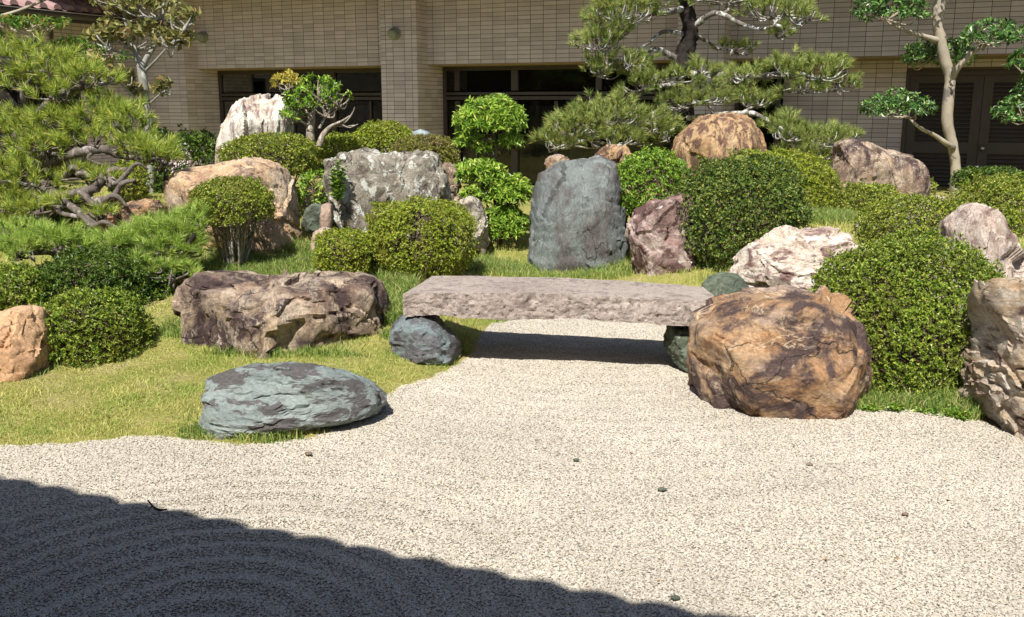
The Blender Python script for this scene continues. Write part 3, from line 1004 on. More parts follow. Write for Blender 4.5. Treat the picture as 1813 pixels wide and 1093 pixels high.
m = MB(); m.box((wall_s + 0.007, 1.3, 0.1), (wall_s + 0.03, 3.1, 2.15), FM)
wing_part(m, 'window_frame', M['bronze'])
m = MB(); m.box((wall_s + 0.0305, 1.36, 0.16), (wall_s + 0.034, 3.04, 2.09), FM)
N = NT('dark_pane'); M['dark_pane'] = N.set((0.01, 0.01, 0.01), 0.08, 0.5)
wing_part(m, 'pane', M['dark_pane'])
# gutter, fascia, soffit
m = MB(); m.box((wall_s, -0.4, zE - 0.02), (sE - 0.03, 12, zE + 0.02), FM)
wing_part(m, 'eave_soffit', M['bronze'])
m = MB(); m.box((sE - 0.03, -0.4, zE - 0.1), (sE + 0.0, 12, zE + 0.05), FM)
wing_part(m, 'fascia', M['bronze'])
m = MB()
gu = [fpt(sE + 0.06, o_, zE + 0.0) for o_ in (-0.3, 4, 8, 12)]
tube(m, gu, [0.05] * 4, 10, 2)
wing_part(m, 'gutter', plain_mat('gutter', lin(84, 76, 74), 0.4, 0.4, 0.05), smooth=True)
m = MB(); m.box((sE + 0.03, -0.3, zE + 0.049), (sE + 0.12, 12, zE + 0.062), FM)
wing_part(m, 'gutter_edge', plain_mat('gutter_edge', lin(170, 166, 164), 0.4, 0.4, 0.05))
oP, _ = on_wing(93, 80, wall_s + 0.06)
m = MB(); tube(m, [fpt(wall_s + 0.06, oP, 0.1), fpt(wall_s + 0.06, oP, zE - 0.02)], [0.035, 0.035], 10, 2)
wing_part(m, 'downpipe', plain_mat('downpipe', lin(120, 112, 104), 0.5, 0.3, 0.05), smooth=True)
# roof: pan sheet plus one object for each rounded cover tile
rise = 0.42
m = MB()
V = np.array([[sE + 0.02, -0.5, zE + 0.07], [sE + 0.02, 12, zE + 0.07], [sE - 5, 12, zE + 0.07 + 5 * rise], [sE - 5, -0.5, zE + 0.07 + 5 * rise]])
m.add(FM(V), quads=[[0, 1, 2, 3]])
roof = wing_part(m, 'roof', M['roof_tile'])
pitch = 0.29
tl = 0.30
cm_ = MB()
n = 9
for k in range(n):
    pass
ang = np.linspace(0, math.pi, n)
prof = np.stack([np.cos(ang) * 0.085, np.sin(ang) * 0.085 + 0.0], 1)
Vt = []
for x, lift in ((0.0, 0.03), (-tl, 0.0)):
    for a_, b_ in prof:
        Vt.append([x, a_, b_ + lift + (-x) * rise])
for a_, b_ in prof * 0.8:
    Vt.append([0.0, a_, b_ + 0.03])
Q = [[i, i + 1, n + i + 1, n + i] for i in range(n - 1)]
cm_.add(np.array(Vt), quads=Q)
cm_.add(np.array([[0.0, a_, b_ + 0.03] for a_, b_ in prof] + [[0.0, 0.0, 0.03]]), tris=[[i + 1, i, n] for i in range(n - 1)])
cover = cm_.mesh('roof_tile', True)
pm = MB()
Vp = []
for x, lift in ((0.02, 0.02), (-tl, 0.0)):
    for k, a_ in enumerate(np.linspace(-0.075, 0.075, 5)):
        Vp.append([x, a_ + pitch / 2, 0.012 + lift - 0.02 * (1 - ((k - 2) / 2) ** 2) + (-x) * rise])
pm.add(np.array(Vp), quads=[[i, i + 1, 5 + i + 1, 5 + i] for i in range(4)])
pan = pm.mesh('pan_tile', True)
wl = Vector(wing.location)
ang_w = math.atan2(FD[1], FD[0])
for i in range(18):
    for j in range(6):
        o_ = oB - 0.4 + i * pitch - 0.1
        p = fpt(sE + 0.03 - j * (tl - 0.03), o_, zE + 0.075 + j * (tl - 0.03) * rise)
        for mesh, nm in ((cover, 'roof_tile'), (pan, 'pan_tile')):
            t_ = link(nm, mesh, M['roof_tile'])
            t_.parent = roof
            t_.location = Vector(p) - wl
            t_.rotation_euler = (0, 0, ang_w)

# ------------------------------------------------------------------ building on the camera's side: its eave throws the shadow on the gravel
HE = 2.9
shA, shB = pz(0, 852), pz(1240, 1096)
off = np.array([TO_SUN.x, TO_SUN.y, 0]) * (HE / TO_SUN.z)
eA, eB = shA + off, shB + off
ed = unit((eB - eA) * [1, 1, 0])
en = np.array([-ed[1], ed[0], 0.0])       # towards the garden
if en[1] < 0:
    en = -en
near = thing('near_building', 'building on the near side of the court whose tiled eave shades the gravel', 'building', eA - en * 1.6)
def NMf(V):
    return eA * [1, 1, 0] + V[:, :1] * ed + V[:, 1:2] * en + V[:, 2:3] * np.array([0, 0, 1.0])
xs = np.arange(-18, 18, 0.015)
wav = np.abs(np.sin(xs * math.pi / 0.21)) ** 0.8
V0 = np.stack([xs, 0.016 * wav, HE + 0.03 + 0.022 * wav], 1)
V1 = np.stack([xs, -3.6 + 0 * wav, HE + 1.5 + 0.03 * wav], 1)
V2 = np.stack([xs, -0.012 + 0 * wav, HE - 0.03 + 0 * wav], 1)
V3 = np.stack([xs, -3.6 + 0 * wav, HE + 0.0 + 0 * wav], 1)
n = len(xs)
i = np.arange(n - 1)
m = MB()
m.add(NMf(np.vstack([V0, V1, V2, V3])), quads=np.vstack([np.stack([i, i + 1, n + i + 1, n + i], 1), np.stack([2 * n + i, 2 * n + i + 1, i + 1, i], 1), np.stack([3 * n + i, 3 * n + i + 1, 2 * n + i + 1, 2 * n + i], 1)]))
part(m, 'roof', M['roof_tile'], near)
m = MB(); m.box((-18, -1.9, 0.0), (18, -1.6, HE - 0.01), NMf)
part(m, 'wall', plain_mat('near_wall', lin(150, 134, 122), 0.8, 0.2, 0.1), near)
m = MB(); m.box((-18, -1.59, -0.1), (18, -0.5, 0.02), NMf)
part(m, 'floor_slab', plain_mat('near_slab', lin(140, 136, 128), 0.9, 0.2, 0.1), near)
# ------------------------------------------------------------------ rocks
ICO = {}
ROCKS = []
def ico_sphere(k):
    if k not in ICO:
        bm = bmesh.new()
        bmesh.ops.create_icosphere(bm, subdivisions=k, radius=1.0)
        V = np.array([v.co[:] for v in bm.verts])
        F = np.array([[v.index for v in f.verts] for f in bm.faces])
        bm.free()
        ICO[k] = (V, F)
    return ICO[k]

def rock(name, label, outline, Y, depth, mat, sub=6, p=2.7, tilt=0.0, seed=1, planes=16, cut=0.86, rough=0.05, block=0.035, bscale=3.2, strata=0.0, strata_dir=(0, 0, 1), strata_f=14.0,
         cat='rock', group=None, shrink=1.0, turn=0.0, stretch=(1, 1, 1)):
    """a boulder whose front outline follows the photograph at distance Y and which has its own depth, facets, blocks and cracks"""
    O = np.array([px(u, v, Y) for u, v in outline])[:, [0, 2]]
    a = O
    b = np.roll(O, -1, 0)
    cr = a[:, 0] * b[:, 1] - b[:, 0] * a[:, 1]
    c = ((a + b) * cr[:, None]).sum(0) / (3 * cr.sum())
    O = (O - c) * shrink
    b = np.roll(O, -1, 0)
    V, F = ico_sphere(sub)
    phi = np.arctan2(V[:, 2], V[:, 0])
    tab = np.linspace(-math.pi, math.pi, 361)
    D = np.stack([np.cos(tab), np.sin(tab)], 1)
    rad = np.full(len(tab), 0.0)
    for p0, p1 in zip(O, b):
        e = p1 - p0
        den = D[:, 0] * e[1] - D[:, 1] * e[0]
        den = np.where(np.abs(den) < 1e-12, 1e-12, den)
        t = (p0[0] * e[1] - p0[1] * e[0]) / den
        s = (p0[0] * D[:, 1] - p0[1] * D[:, 0]) / den
        ok = (t > 0) & (s >= -1e-6) & (s <= 1 + 1e-6)
        rad = np.where(ok, np.maximum(rad, t), rad)
    k = np.array([1, 2, 3, 2, 1.0]); k /= k.sum()
    rp = np.concatenate([rad[-3:-1], rad, rad[1:3]])
    rad = np.convolve(rp, k, 'valid')
    Rr = np.interp(phi, tab, rad)
    rr = np.sqrt(V[:, 0] ** 2 + V[:, 2] ** 2)
    q = 2.0 / p
    rx = rr ** q
    dy = np.sign(V[:, 1]) * np.abs(V[:, 1]) ** q
    P = np.stack([Rr * rx * np.cos(phi), dy * depth / 2, Rr * rx * np.sin(phi)], 1)
    size = float(np.sqrt(np.abs(cr.sum()) / 2))
    rs = np.random.default_rng(seed)
    Nrm = unit(P)
    # flat facets on the front, top and back, never eating into the outline much
    for _ in range(planes):
        d = rs.normal(size=3)
        d[1] = -abs(d[1]) * 1.2 if rs.random() < 0.7 else d[1] * 1.2
        d[2] = max(d[2] * 0.7 + 0.12, -0.15)
        d = unit(d)
        h = P @ d
        lim = h.max() * rs.uniform(cut - 0.06, 0.97)
        over = np.maximum(h - lim, 0)
        P = P - d * (over * 0.93)[:, None]
    if tilt:
        cs, sn = math.cos(tilt), math.sin(tilt)
        P = np.stack([P[:, 0], P[:, 1] * cs + P[:, 2] * sn, P[:, 2] * cs - P[:, 1] * sn], 1)
    S = P * np.array(stretch)
    wv = np.stack([fbm(S * 2.2 / max(size, 0.25) * 0.6 + 5, 3, seed + 3), fbm(S * 1.4 / max(size, 0.25) + 9, 3, seed + 4), fbm(S * 1.4 / max(size, 0.25) + 2, 3, seed + 5)], 1)
    # chipped faces: every cell is a plane of its own tilt, at three sizes; cracks only here and there
    disp = np.zeros(len(P))
    for kk, (fs_, am) in enumerate(((0.75, 1.4), (2.0, 0.55), (5.0, 0.16))):
        f1, f2, dl, g = worley((S + wv * 0.13 * size) * bscale * fs_ / max(size, 0.2), seed + kk)
        e = f2 - f1
        ramp_ = np.clip(e / 0.10, 0, 1)
        disp += size * block * am * ((dl * g[:, :3]).sum(1) * 1.1 + 0.35 * g[:, 3] * ramp_)
        cmask = np.clip((vnoise(S * 2.4 / size + 40 + kk, seed + 20) - 0.05) * 4, 0, 1)
        disp -= size * block * am * 0.55 * np.exp(-(e / 0.03) ** 2) * cmask
    disp += size * rough * (fbm(S * 2.0 / size, 5, seed + 7, 0.55) * 0.9 + 0.22 * fbm(S * 5.0 / size, 4, seed + 8, 0.55, True))
    if strata > 0:
        sd_ = unit(np.array(strata_dir, float))
        tt = (S @ sd_) * strata_f + 2.2 * fbm(S * 2.0 / size, 3, seed + 9)
        saw = tt - np.floor(tt)
        disp += size * strata * (saw ** 1.6 - 0.45) * (0.6 + 0.4 * fbm(S * 3 / size, 2, seed + 10))
    P = P + Nrm * disp[:, None]
    if turn:
        cs, sn = math.cos(turn), math.sin(turn)
        P = np.stack([P[:, 0] * cs - P[:, 1] * sn, P[:, 0] * sn + P[:, 1] * cs, P[:, 2]], 1)
    mb = MB()
    mb.add(P, tris=F)
    me = mb.mesh(name, True)
    try:
        me.set_sharp_from_angle(angle=R(38))
    except Exception:
        pass
    o = link(name, me, mat, None, (c[0], Y, c[1]))
    ROCKS.append((c[0], Y, 0.5 * np.ptp(O[:, 0]), depth / 2))
    return tag(o, label, cat, group)

# front stones
rock('flat_boulder', 'low flat turquoise schist boulder between the lawn and the gravel', [(347, 735), (352, 690), (385, 668), (440, 650), (520, 643), (590, 655), (640, 672), (672, 690), (684, 712), (672, 735), (610, 752), (545, 768), (480, 785), (400, 788), (355, 770)],
     4.66, 0.8, M['turquoise_schist'], sub=6, p=2.5, tilt=0.3, seed=3, rough=0.03, block=0.025, strata=0.03, strata_dir=(0.25, 0.3, 1), strata_f=17, stretch=(0.6, 0.8, 1.6), cut=0.9)
rock('ledge_boulder', 'broad brown and cream boulder with a dark flat ledge on the lawn', [(308, 575), (318, 545), (332, 500), (360, 489), (420, 487), (470, 495), (540, 490), (600, 490), (650, 502), (668, 535), (675, 590), (664, 628), (600, 650), (520, 650), (430, 625), (360, 605), (312, 600)],
     6.05, 0.95, M['brown_chert'], sub=6, p=3.2, seed=5, rough=0.04, block=0.06, bscale=2.2, planes=14, cut=0.88)
rock('orange_boulder', 'big orange and dark brown boulder beside the bridge end on the gravel', [(1222, 610), (1226, 575), (1270, 548), (1330, 526), (1400, 514), (1455, 524), (1492, 548), (1524, 580), (1534, 640), (1538, 705), (1526, 748), (1440, 772), (1370, 770), (1300, 745), (1238, 706), (1222, 665)],
     5.02, 0.9, M['orange_chert'], sub=6, p=2.6, seed=12, rough=0.03, block=0.045, bscale=1.9, planes=9, cut=0.92)
rock('layered_boulder', 'tall cream and brown layered rock with jagged ledges beside the clipped bush', [(1738, 750), (1732, 700), (1750, 650), (1764, 590), (1750, 530), (1752, 486), (1800, 470), (1855, 500), (1910, 560), (1930, 640), (1930, 740), (1880, 800), (1800, 800), (1750, 775)],
     4.55, 0.9, M['layered_chert'], sub=6, p=2.6, seed=21, shrink=0.95, rough=0.05, block=0.05, strata=0.06, strata_dir=(0.55, 0.2, 0.8), strata_f=9, stretch=(0.8, 0.8, 1.3))
rock('left_boulder', 'smooth ochre boulder at the foot of the round bush on the lawn', [(-80, 640), (-70, 590), (-20, 558), (30, 550), (62, 556), (75, 590), (88, 630), (98, 665), (80, 685), (30, 705), (-50, 712), (-80, 690)],
     5.3, 0.6, M['ochre_smooth'], sub=6, p=2.5, seed=22, rough=0.03, block=0.05, bscale=2.0)
# bridge supports and the small stone at its end
rock('support_stone', 'blue grey schist stone propping up the bridge on the grass', [(685, 600), (692, 578), (715, 558), (745, 552), (775, 562), (800, 590), (818, 610), (815, 632), (780, 640), (730, 645), (700, 630)],
     5.75, 0.5, M['green_schist'], sub=5, p=2.4, seed=31, rough=0.035, block=0.03, strata=0.04, strata_dir=(-0.35, 0.2, 1), strata_f=18, stretch=(0.6, 0.8, 1.5))
rock('support_stone', 'dark green stone propping up the bridge beside the orange boulder', [(1182, 610), (1184, 572), (1205, 562), (1240, 564), (1262, 600), (1262, 650), (1235, 668), (1205, 655), (1188, 635)],
     5.62, 0.45, M['dark_green_rock'], sub=5, p=2.6, seed=32, rough=0.05, block=0.05)
rock('end_stone', 'small dark green rounded stone behind the bridge end', [(1243, 505), (1256, 491), (1290, 486), (1318, 490), (1331, 508), (1328, 528), (1310, 545), (1280, 552), (1250, 545)],
     6.1, 0.34, M['dark_green_rock'], sub=5, p=2.4, seed=33, rough=0.04, block=0.03)
# bank behind the bridge
rock('standing_stone', 'tall grey green standing schist stone behind the bridge', [(932, 480), (937, 420), (943, 350), (956, 308), (988, 286), (1030, 275), (1066, 270), (1094, 280), (1106, 325), (1104, 400), (1108, 470), (1100, 512), (1020, 520), (942, 512)],
     8.25, 0.8, M['tall_schist'], sub=6, p=2.7, seed=41, rough=0.025, block=0.035, bscale=1.8, planes=7, cut=0.95, strata=0.02, strata_dir=(0.3, 0.2, 1), strata_f=9)
rock('purple_rock', 'purple brown rock with white lichen beside the standing stone', [(1106, 440), (1110, 395), (1125, 375), (1165, 358), (1205, 345), (1240, 360), (1255, 420), (1250, 500), (1200, 515), (1120, 510), (1106, 480)],
     7.75, 0.6, M['purple_chert'], sub=6, p=2.9, seed=42, rough=0.055, block=0.06, bscale=2.8)
rock('white_slab_rock', 'broad white and tan sloping rock behind the orange boulder', [(1296, 470), (1310, 450), (1345, 435), (1385, 420), (1440, 414), (1490, 414), (1522, 422), (1540, 470), (1535, 540), (1480, 570), (1380, 570), (1310, 540), (1296, 500)],
     6.75, 0.8, M['pale_chert'], sub=6, p=2.6, seed=43, rough=0.055, block=0.05, strata=0.035, strata_dir=(-0.35, 0.1, 1), strata_f=10)
rock('pale_tall_rock', 'pale pinkish upright rock behind the large clipped bush', [(1650, 540), (1662, 450), (1684, 392), (1716, 368), (1752, 366), (1776, 392), (1790, 440), (1806, 490), (1818, 540), (1800, 600), (1680, 600)],
     6.1, 0.7, M['pale_tall'], sub=6, p=2.6, seed=44, rough=0.05, block=0.05, strata=0.03, strata_dir=(1, 0.2, 0.25), strata_f=9)
rock('grey_rock', 'small pale grey rock wedged between two azaleas', [(1515, 415), (1520, 395), (1535, 380), (1560, 370), (1585, 372), (1590, 400), (1575, 425), (1530, 430)],
     7.6, 0.4, M['grey_white_rock'], sub=5, seed=45, rough=0.06, block=0.06)
rock('flat_tan_rock', 'flat tan rock showing over the twiggy azalea', [(1590, 380), (1592, 356), (1620, 348), (1665, 347), (1700, 352), (1715, 370), (1710, 395), (1600, 395)],
     8.6, 0.5, M['pale_chert'], sub=5, seed=46, rough=0.04, block=0.03)
rock('dome_rock', 'domed orange brown rock with vertical streaks under the pine', [(1188, 275), (1196, 245), (1220, 222), (1245, 206), (1290, 202), (1325, 212), (1345, 240), (1352, 270), (1345, 300), (1330, 330), (1260, 345), (1210, 330), (1192, 300)],
     10.4, 0.95, M['orange_dome'], sub=6, p=2.4, seed=47, rough=0.04, block=0.025, bscale=2.0, planes=8, strata=0.02, strata_dir=(1, 0.3, 0.15), strata_f=9)
rock('wedge_rock', 'purple brown wedge shaped rock with a tan slope in front of the doors', [(1460, 340), (1468, 300), (1486, 258), (1506, 246), (1535, 260), (1562, 272), (1600, 277), (1632, 286), (1643, 305), (1640, 345), (1620, 375), (1500, 380), (1465, 370)],
     10.2, 0.8, M['brown_chert'], sub=6, p=2.9, seed=48, rough=0.045, block=0.04, bscale=2.2, planes=3, cut=0.98)
rock('ochre_rock', 'ochre rock behind the top of the standing stone', [(1050, 300), (1056, 272), (1080, 258), (1105, 260), (1120, 276), (1125, 300), (1100, 320), (1060, 320)],
     9.4, 0.4, M['orange_dome'], sub=5, seed=49, rough=0.06, block=0.06)
rock('russet_rock', 'small russet rock beneath the drooping pine branch', [(962, 292), (970, 279), (990, 273), (1008, 280), (1014, 296), (990, 310), (966, 306)],
     9.2, 0.25, M['orange_chert'], sub=4, seed=50, rough=0.06, block=0.06)
# left mound
rock('white_standing_rock', 'upright white quartz rock with two rounded peaks beside the hedge', [(384, 300), (388, 260), (400, 225), (412, 190), (424, 183), (445, 180), (462, 177), (472, 166), (490, 166), (502, 178), (508, 205), (513, 225), (510, 260), (500, 300), (480, 330), (395, 330)],
     9.6, 0.6, M['white_quartz'], sub=6, p=2.8, seed=61, rough=0.045, block=0.05, bscale=2.2, strata=0.022, strata_dir=(1, 0.3, -0.1), strata_f=6, stretch=(1.2, 1, 0.6))
rock('peach_boulder', 'large peach boulder behind the umbrella shaped azalea', [(300, 330), (303, 308), (325, 300), (365, 293), (400, 287), (440, 281), (480, 288), (508, 305), (525, 330), (535, 365), (535, 400), (525, 440), (480, 455), (360, 440), (310, 390)],
     8.0, 0.8, M['orange_pale'], sub=6, p=2.8, seed=62, rough=0.045, block=0.035, bscale=2.2, planes=10)
rock('lichen_boulder', 'large grey boulder blotched with white lichen beside the standing seedling', [(574, 300), (580, 272), (605, 262), (640, 263), (680, 272), (730, 272), (768, 274), (775, 300), (790, 340), (792, 400), (780, 455), (680, 465), (600, 455), (585, 400), (578, 340)],
     8.4, 0.8, M['grey_lichen'], sub=6, p=3.0, seed=63, rough=0.045, block=0.05, bscale=1.9, planes=10, cut=0.9, strata=0.03, strata_dir=(0.7, 0.2, 0.7), strata_f=9)
rock('mound_cap_rock', 'small blue grey rock on the azalea mound before the pillar', [(724, 245), (732, 233), (745, 229), (760, 234), (768, 246), (760, 258), (732, 258)],
     10.0, 0.22, M['blue_grey_rock'], sub=4, seed=64, rough=0.03, block=0.02)
rock('grey_low_rock', 'low mossy grey rock between the peach and lichen boulders', [(534, 395), (538, 370), (555, 361), (580, 365), (590, 385), (580, 408), (548, 412)],
     7.9, 0.35, M['dark_green_rock'], sub=5, seed=65, rough=0.06, block=0.05)
rock('upright_tan_stone', 'slender tan upright stone at the foot of the lichen boulder', [(566, 405), (568, 375), (570, 362), (580, 359), (589, 363), (590, 380), (586, 405), (575, 412)],
     7.6, 0.14, M['tan_stone'], sub=4, seed=66, rough=0.02, block=0.02)
rock('low_tan_stone', 'low rounded tan stone below the slender upright stone', [(548, 430), (552, 412), (570, 403), (590, 408), (602, 425), (598, 445), (560, 448)],
     7.45, 0.25, M['tan_stone'], sub=5, seed=67, rough=0.03, block=0.03)
rock('white_grey_rock', 'white and grey rock beside the cloud pruned shrub', [(795, 385), (800, 362), (825, 354), (850, 353), (862, 370), (866, 410), (855, 445), (820, 450), (800, 425)],
     8.5, 0.45, M['grey_white_rock'], sub=5, seed=68, rough=0.06, block=0.06)
rock('dark_back_rock', 'dark brown upright rock behind the lichen boulder', [(770, 330), (776, 300), (790, 285), (805, 290), (815, 320), (818, 370), (800, 390), (778, 380)],
     9.0, 0.4, M['brown_chert'], sub=5, seed=69, rough=0.05, block=0.05)
for k, (ol, lab) in enumerate([([(205, 392), (212, 365), (240, 355), (275, 354), (292, 368), (285, 392), (250, 402)], 'orange rock under the low pine branches, the broadest of three'),
                               ([(172, 402), (178, 380), (195, 373), (208, 382), (210, 400), (190, 408)], 'small orange rock under the low pine branches with a pointed top'),
                               ([(215, 405), (225, 390), (245, 386), (256, 398), (250, 412), (228, 414)], 'small flat orange rock in front of the broad orange rock')]):
    rock('orange_rock', lab, ol, 7.7 - 0.15 * (k > 0), 0.35, M['orange_chert'], sub=5, seed=70 + k, rough=0.05, block=0.06, group='orange rocks under the pine')

# ------------------------------------------------------------------ stone bridge
zt_ = 0.45
FL, BL, BR, FR = pz(713, 518, zt_), pz(765, 487, zt_), pz(1246, 506, zt_), pz(1277, 534, zt_)
c4 = (FL + BL + BR + FR) / 4
c4[2] = 0.30
nx, ny, nz_ = 240, 60, 24
def slab_face(ax, val):
    if ax == 'z':
        A, B = np.meshgrid(np.linspace(0, 1, nx), np.linspace(0, 1, ny)); C = np.full(A.shape, val); return A, B, C, (ny, nx)
    if ax == 'y':
        A, C = np.meshgrid(np.linspace(0, 1, nx), np.linspace(0, 1, nz_)); B = np.full(A.shape, val); return A, B, C, (nz_, nx)
    B, C = np.meshgrid(np.linspace(0, 1, ny), np.linspace(0, 1, nz_)); A = np.full(B.shape, val); return A, B, C, (nz_, ny)
mb = MB()
for ax, val, nrm_, flip in (('z', 1.0, (0, 0, 1), 0), ('z', 0.0, (0, 0, -1), 1), ('y', 0.0, (0, -1, 0), 0), ('y', 1.0, (0, 1, 0), 1), ('x', 0.0, (-1, 0, 0), 1), ('x', 1.0, (1, 0, 0), 0)):
    A, B, C, shp = slab_face(ax, val)
    a, b, c_ = A.ravel(), B.ravel(), C.ravel()
    top = (FL * ((1 - a) * (1 - b))[:, None] + FR * (a * (1 - b))[:, None] + BL * ((1 - a) * b)[:, None] + BR * (a * b)[:, None])
    th = 0.136 + 0.014 * np.sin(a * 3.1) + 0.012 * vnoise(np.stack([a * 9, b * 3, 0 * a], 1), 4)
    P = top.copy()
    P[:, 2] = zt_ - th * (1 - c_) + 0.022 * (0.6 - 4 * (a - 0.5) ** 2)
    # displacement depends on the position only, so that the faces keep meeting at their edges
    rf = 0.007 * fbm(P * 6, 3, 81) + 0.010 * fbm(P * 26, 4, 82, 0.65)
    g2 = 0.006 * fbm(P * 18 + 7, 4, 83, 0.6, True)
    ed_ = np.minimum.reduce([np.minimum(a, 1 - a) * 1.9, np.minimum(b, 1 - b) * 0.55, np.minimum(c_, 1 - c_) * 0.15])
    cx = np.stack([fbm(P * 7 + 3, 3, 84), fbm(P * 7 + 13, 3, 85), fbm(P * 7 + 23, 3, 86)], 1) * 0.005
    P = P + cx
    P[:, 1] += (np.clip(1 - b * 6, 0, 1)) * (rf + g2) * np.clip(c_ * 0 + 1, 0, 1) * 1.6
    P[:, 2] += (c_ * 0.35 - (1 - c_) * 1.3) * np.abs(rf)
    m_, n_ = shp
    i = (np.arange(m_ - 1)[:, None] * n_ + np.arange(n_ - 1)[None, :]).ravel()
    Q = np.stack([i, i + 1, i + n_ + 1, i + n_], 1)
    if flip:
        Q = Q[:, ::-1]
    mb.add(P - c4, quads=Q)
me = mb.mesh('stone_bridge', True)
bm = bmesh.new(); bm.from_mesh(me); bmesh.ops.remove_doubles(bm, verts=bm.verts, dist=0.0008); bmesh.ops.recalc_face_normals(bm, faces=bm.faces); bm.to_mesh(me); bm.free()
me.set_sharp_from_angle(angle=R(40))
o = link('stone_bridge', me, M['granite'], None, c4)
tag(o, 'rough hewn granite slab bridge lying over the gravel stream', 'bridge')

# ------------------------------------------------------------------ foliage
def leaves(mb, P, D, U, L, Wd, fold=0.25, droop=0.0):
    """one folded leaf for each row: base P, direction D, up U, length L, width Wd"""
    n = len(P)
    D = unit(D)
    S = unit(np.cross(D, U))
    Nn = np.cross(S, D)
    L = np.broadcast_to(L, (n,))[:, None]
    Wd = np.broadcast_to(Wd, (n,))[:, None]
    tip = P + D * L - Nn * (L * droop)
    mid = P + D * L * 0.52
    a = mid + S * Wd * 0.5 + Nn * Wd * fold
    b = mid - S * Wd * 0.5 + Nn * Wd * fold
    V = np.stack([P, a, tip, b], 1).reshape(-1, 3)
    i = np.arange(n) * 4
    mb.add(V, tris=np.vstack([np.stack([i, i + 1, i + 2], 1), np.stack([i, i + 2, i + 3], 1)]))

def sprigs(mb, C, A, L, Wd, per=6, spread=(0.5, 1.25), jit=0.25, fold=0.25, droop=0.1, rs=RNG):
    """rosettes of leaves at C round the axes A"""
    n = len(C)
    A = unit(A)
    T = unit(np.cross(A, rs.normal(size=(n, 3))))
    B = np.cross(A, T)
    Cr = np.repeat(C, per, 0)
    Ar, Tr, Br = np.repeat(A, per, 0), np.repeat(T, per, 0), np.repeat(B, per, 0)
    k = np.tile(np.arange(per), n)
    ph = k * 2.39996 + rs.uniform(0, 6.28, n).repeat(per)
    th = rs.uniform(*spread, n * per)
    D = Ar * np.cos(th)[:, None] + (Tr * np.cos(ph)[:, None] + Br * np.sin(ph)[:, None]) * np.sin(th)[:, None]
    D = D + rs.normal(size=D.shape) * jit * 0.4
    LL = L * rs.uniform(0.55, 1.3, n * per)
    leaves(mb, Cr + Ar * (rs.uniform(-0.3, 0.3, n * per) * L)[:, None], D, Ar + rs.normal(size=D.shape) * 0.15, LL, LL * (Wd / L), fold, droop)

def shrub(name, label, box, Y, mat, ry=None, L=0.024, cover=2.4, bare=-0.35, seed=1, lump=0.16, square=2.4, per=6, shell=0.2, twig='twig', group=None, stems=9, holes=0.14, cat='shrub', ratio=0.45, lift=0.0, spread=(0.5, 1.25)):
    """clipped shrub: box is its outline in the photograph (u0, v0, u1, v1)"""
    rs = np.random.default_rng(seed)
    u0, v0, u1, v1 = box
    tl_, br_ = px(u0, v0, Y), px(u1, v1, Y)
    rx = (br_[0] - tl_[0]) / 2
    rz = (tl_[2] - br_[2]) / 2
    ry = rx * 0.9 if ry is None else ry
    c = np.array([(tl_[0] + br_[0]) / 2, Y, (tl_[2] + br_[2]) / 2])
    g = gz(c[0], c[1])
    base = np.array([c[0], c[1], min(g, c[2] - 0.3 * rz)])
    t = thing(name, label, cat, base, group)
    area = 4 * math.pi * (((rx * ry) ** 1.6 + (rx * rz) ** 1.6 + (ry * rz) ** 1.6) / 3) ** (1 / 1.6) * 0.8
    Wd = L * ratio
    n = int(cover * area / (0.5 * L * Wd) / per)
    d = unit(rs.normal(size=(int(n * 1.7), 3)))
    d = d[d[:, 2] > bare][:n]
    q = 2.0 / square
    sd = np.sign(d) * np.abs(d) ** q
    lum = 1 + 0.10 * fbm(d * 1.2 + seed * 3, 2, seed + 2) + lump * fbm(d * 2.6 + seed, 3, seed) + lump * 0.6 * fbm(d * 7 + seed, 2, seed + 1)
    dep = 1 - shell * rs.random(len(d)) ** 1.8
    dep = np.where(rs.random(len(d)) < 0.12, dep - 0.2 * rs.random(len(d)), dep)
    dep = np.where(rs.random(len(d)) < 0.05, 1 + 0.07 * rs.random(len(d)), dep)
    P = sd * np.array([rx, ry, rz]) * (lum * dep)[:, None]
    if holes > 0:
        hn = fbm(d * 3.1 + 11 + seed, 3, seed + 5)
        low = 1 - (d[:, 2] + 1) / 2
        keep = hn < 0.75 - holes * (0.35 + low)
        P, d = P[keep], d[keep]
    nr = unit(d / np.array([rx, ry, rz]) * min(rx, rz) + rs.normal(size=d.shape) * 0.45 + np.array([0, 0, 0.25]))
    mb = MB()
    sprigs(mb, P + (c - base), nr, L, Wd, per, rs=rs, spread=spread)
    build(mb, 'foliage', mat, t)
    tb = MB()
    for k in range(stems):
        a = rs.uniform(0, 6.28)
        r0 = rs.uniform(0.02, 0.16)
        e = unit(np.array([math.cos(a) * rs.uniform(0.3, 1), math.sin(a) * rs.uniform(0.3, 1), rs.uniform(0.0, 1.0)]))
        end = (c - base) + e * np.array([rx, ry, rz]) * 0.82
        st_ = np.array([math.cos(a) * r0 * rx, math.sin(a) * r0 * ry, -0.08])
        mid = st_ * 0.55 + end * 0.45 + np.array([0, 0, -0.12 * rz]) + rs.normal(size=3) * 0.05 * rx
        tube(tb, [st_, mid, end], [0.012 * (0.6 + rx), 0.009 * (0.6 + rx), 0.003], 5, 4)
        for kk in range(8):
            f = rs.uniform(0.05, 0.95)
            p0 = mid * (1 - f) + end * f
            e2 = unit(e + rs.normal(size=3) * 0.7)
            p1 = (c - base) + e2 * np.array([rx, ry, rz]) * rs.uniform(0.75, 0.93)
            tube(tb, [p0, (p0 + p1) / 2 + rs.normal(size=3) * 0.03, p1], [0.006, 0.004, 0.002], 4, 3)
    build(tb, 'branches', M[twig], t, True)
    return t

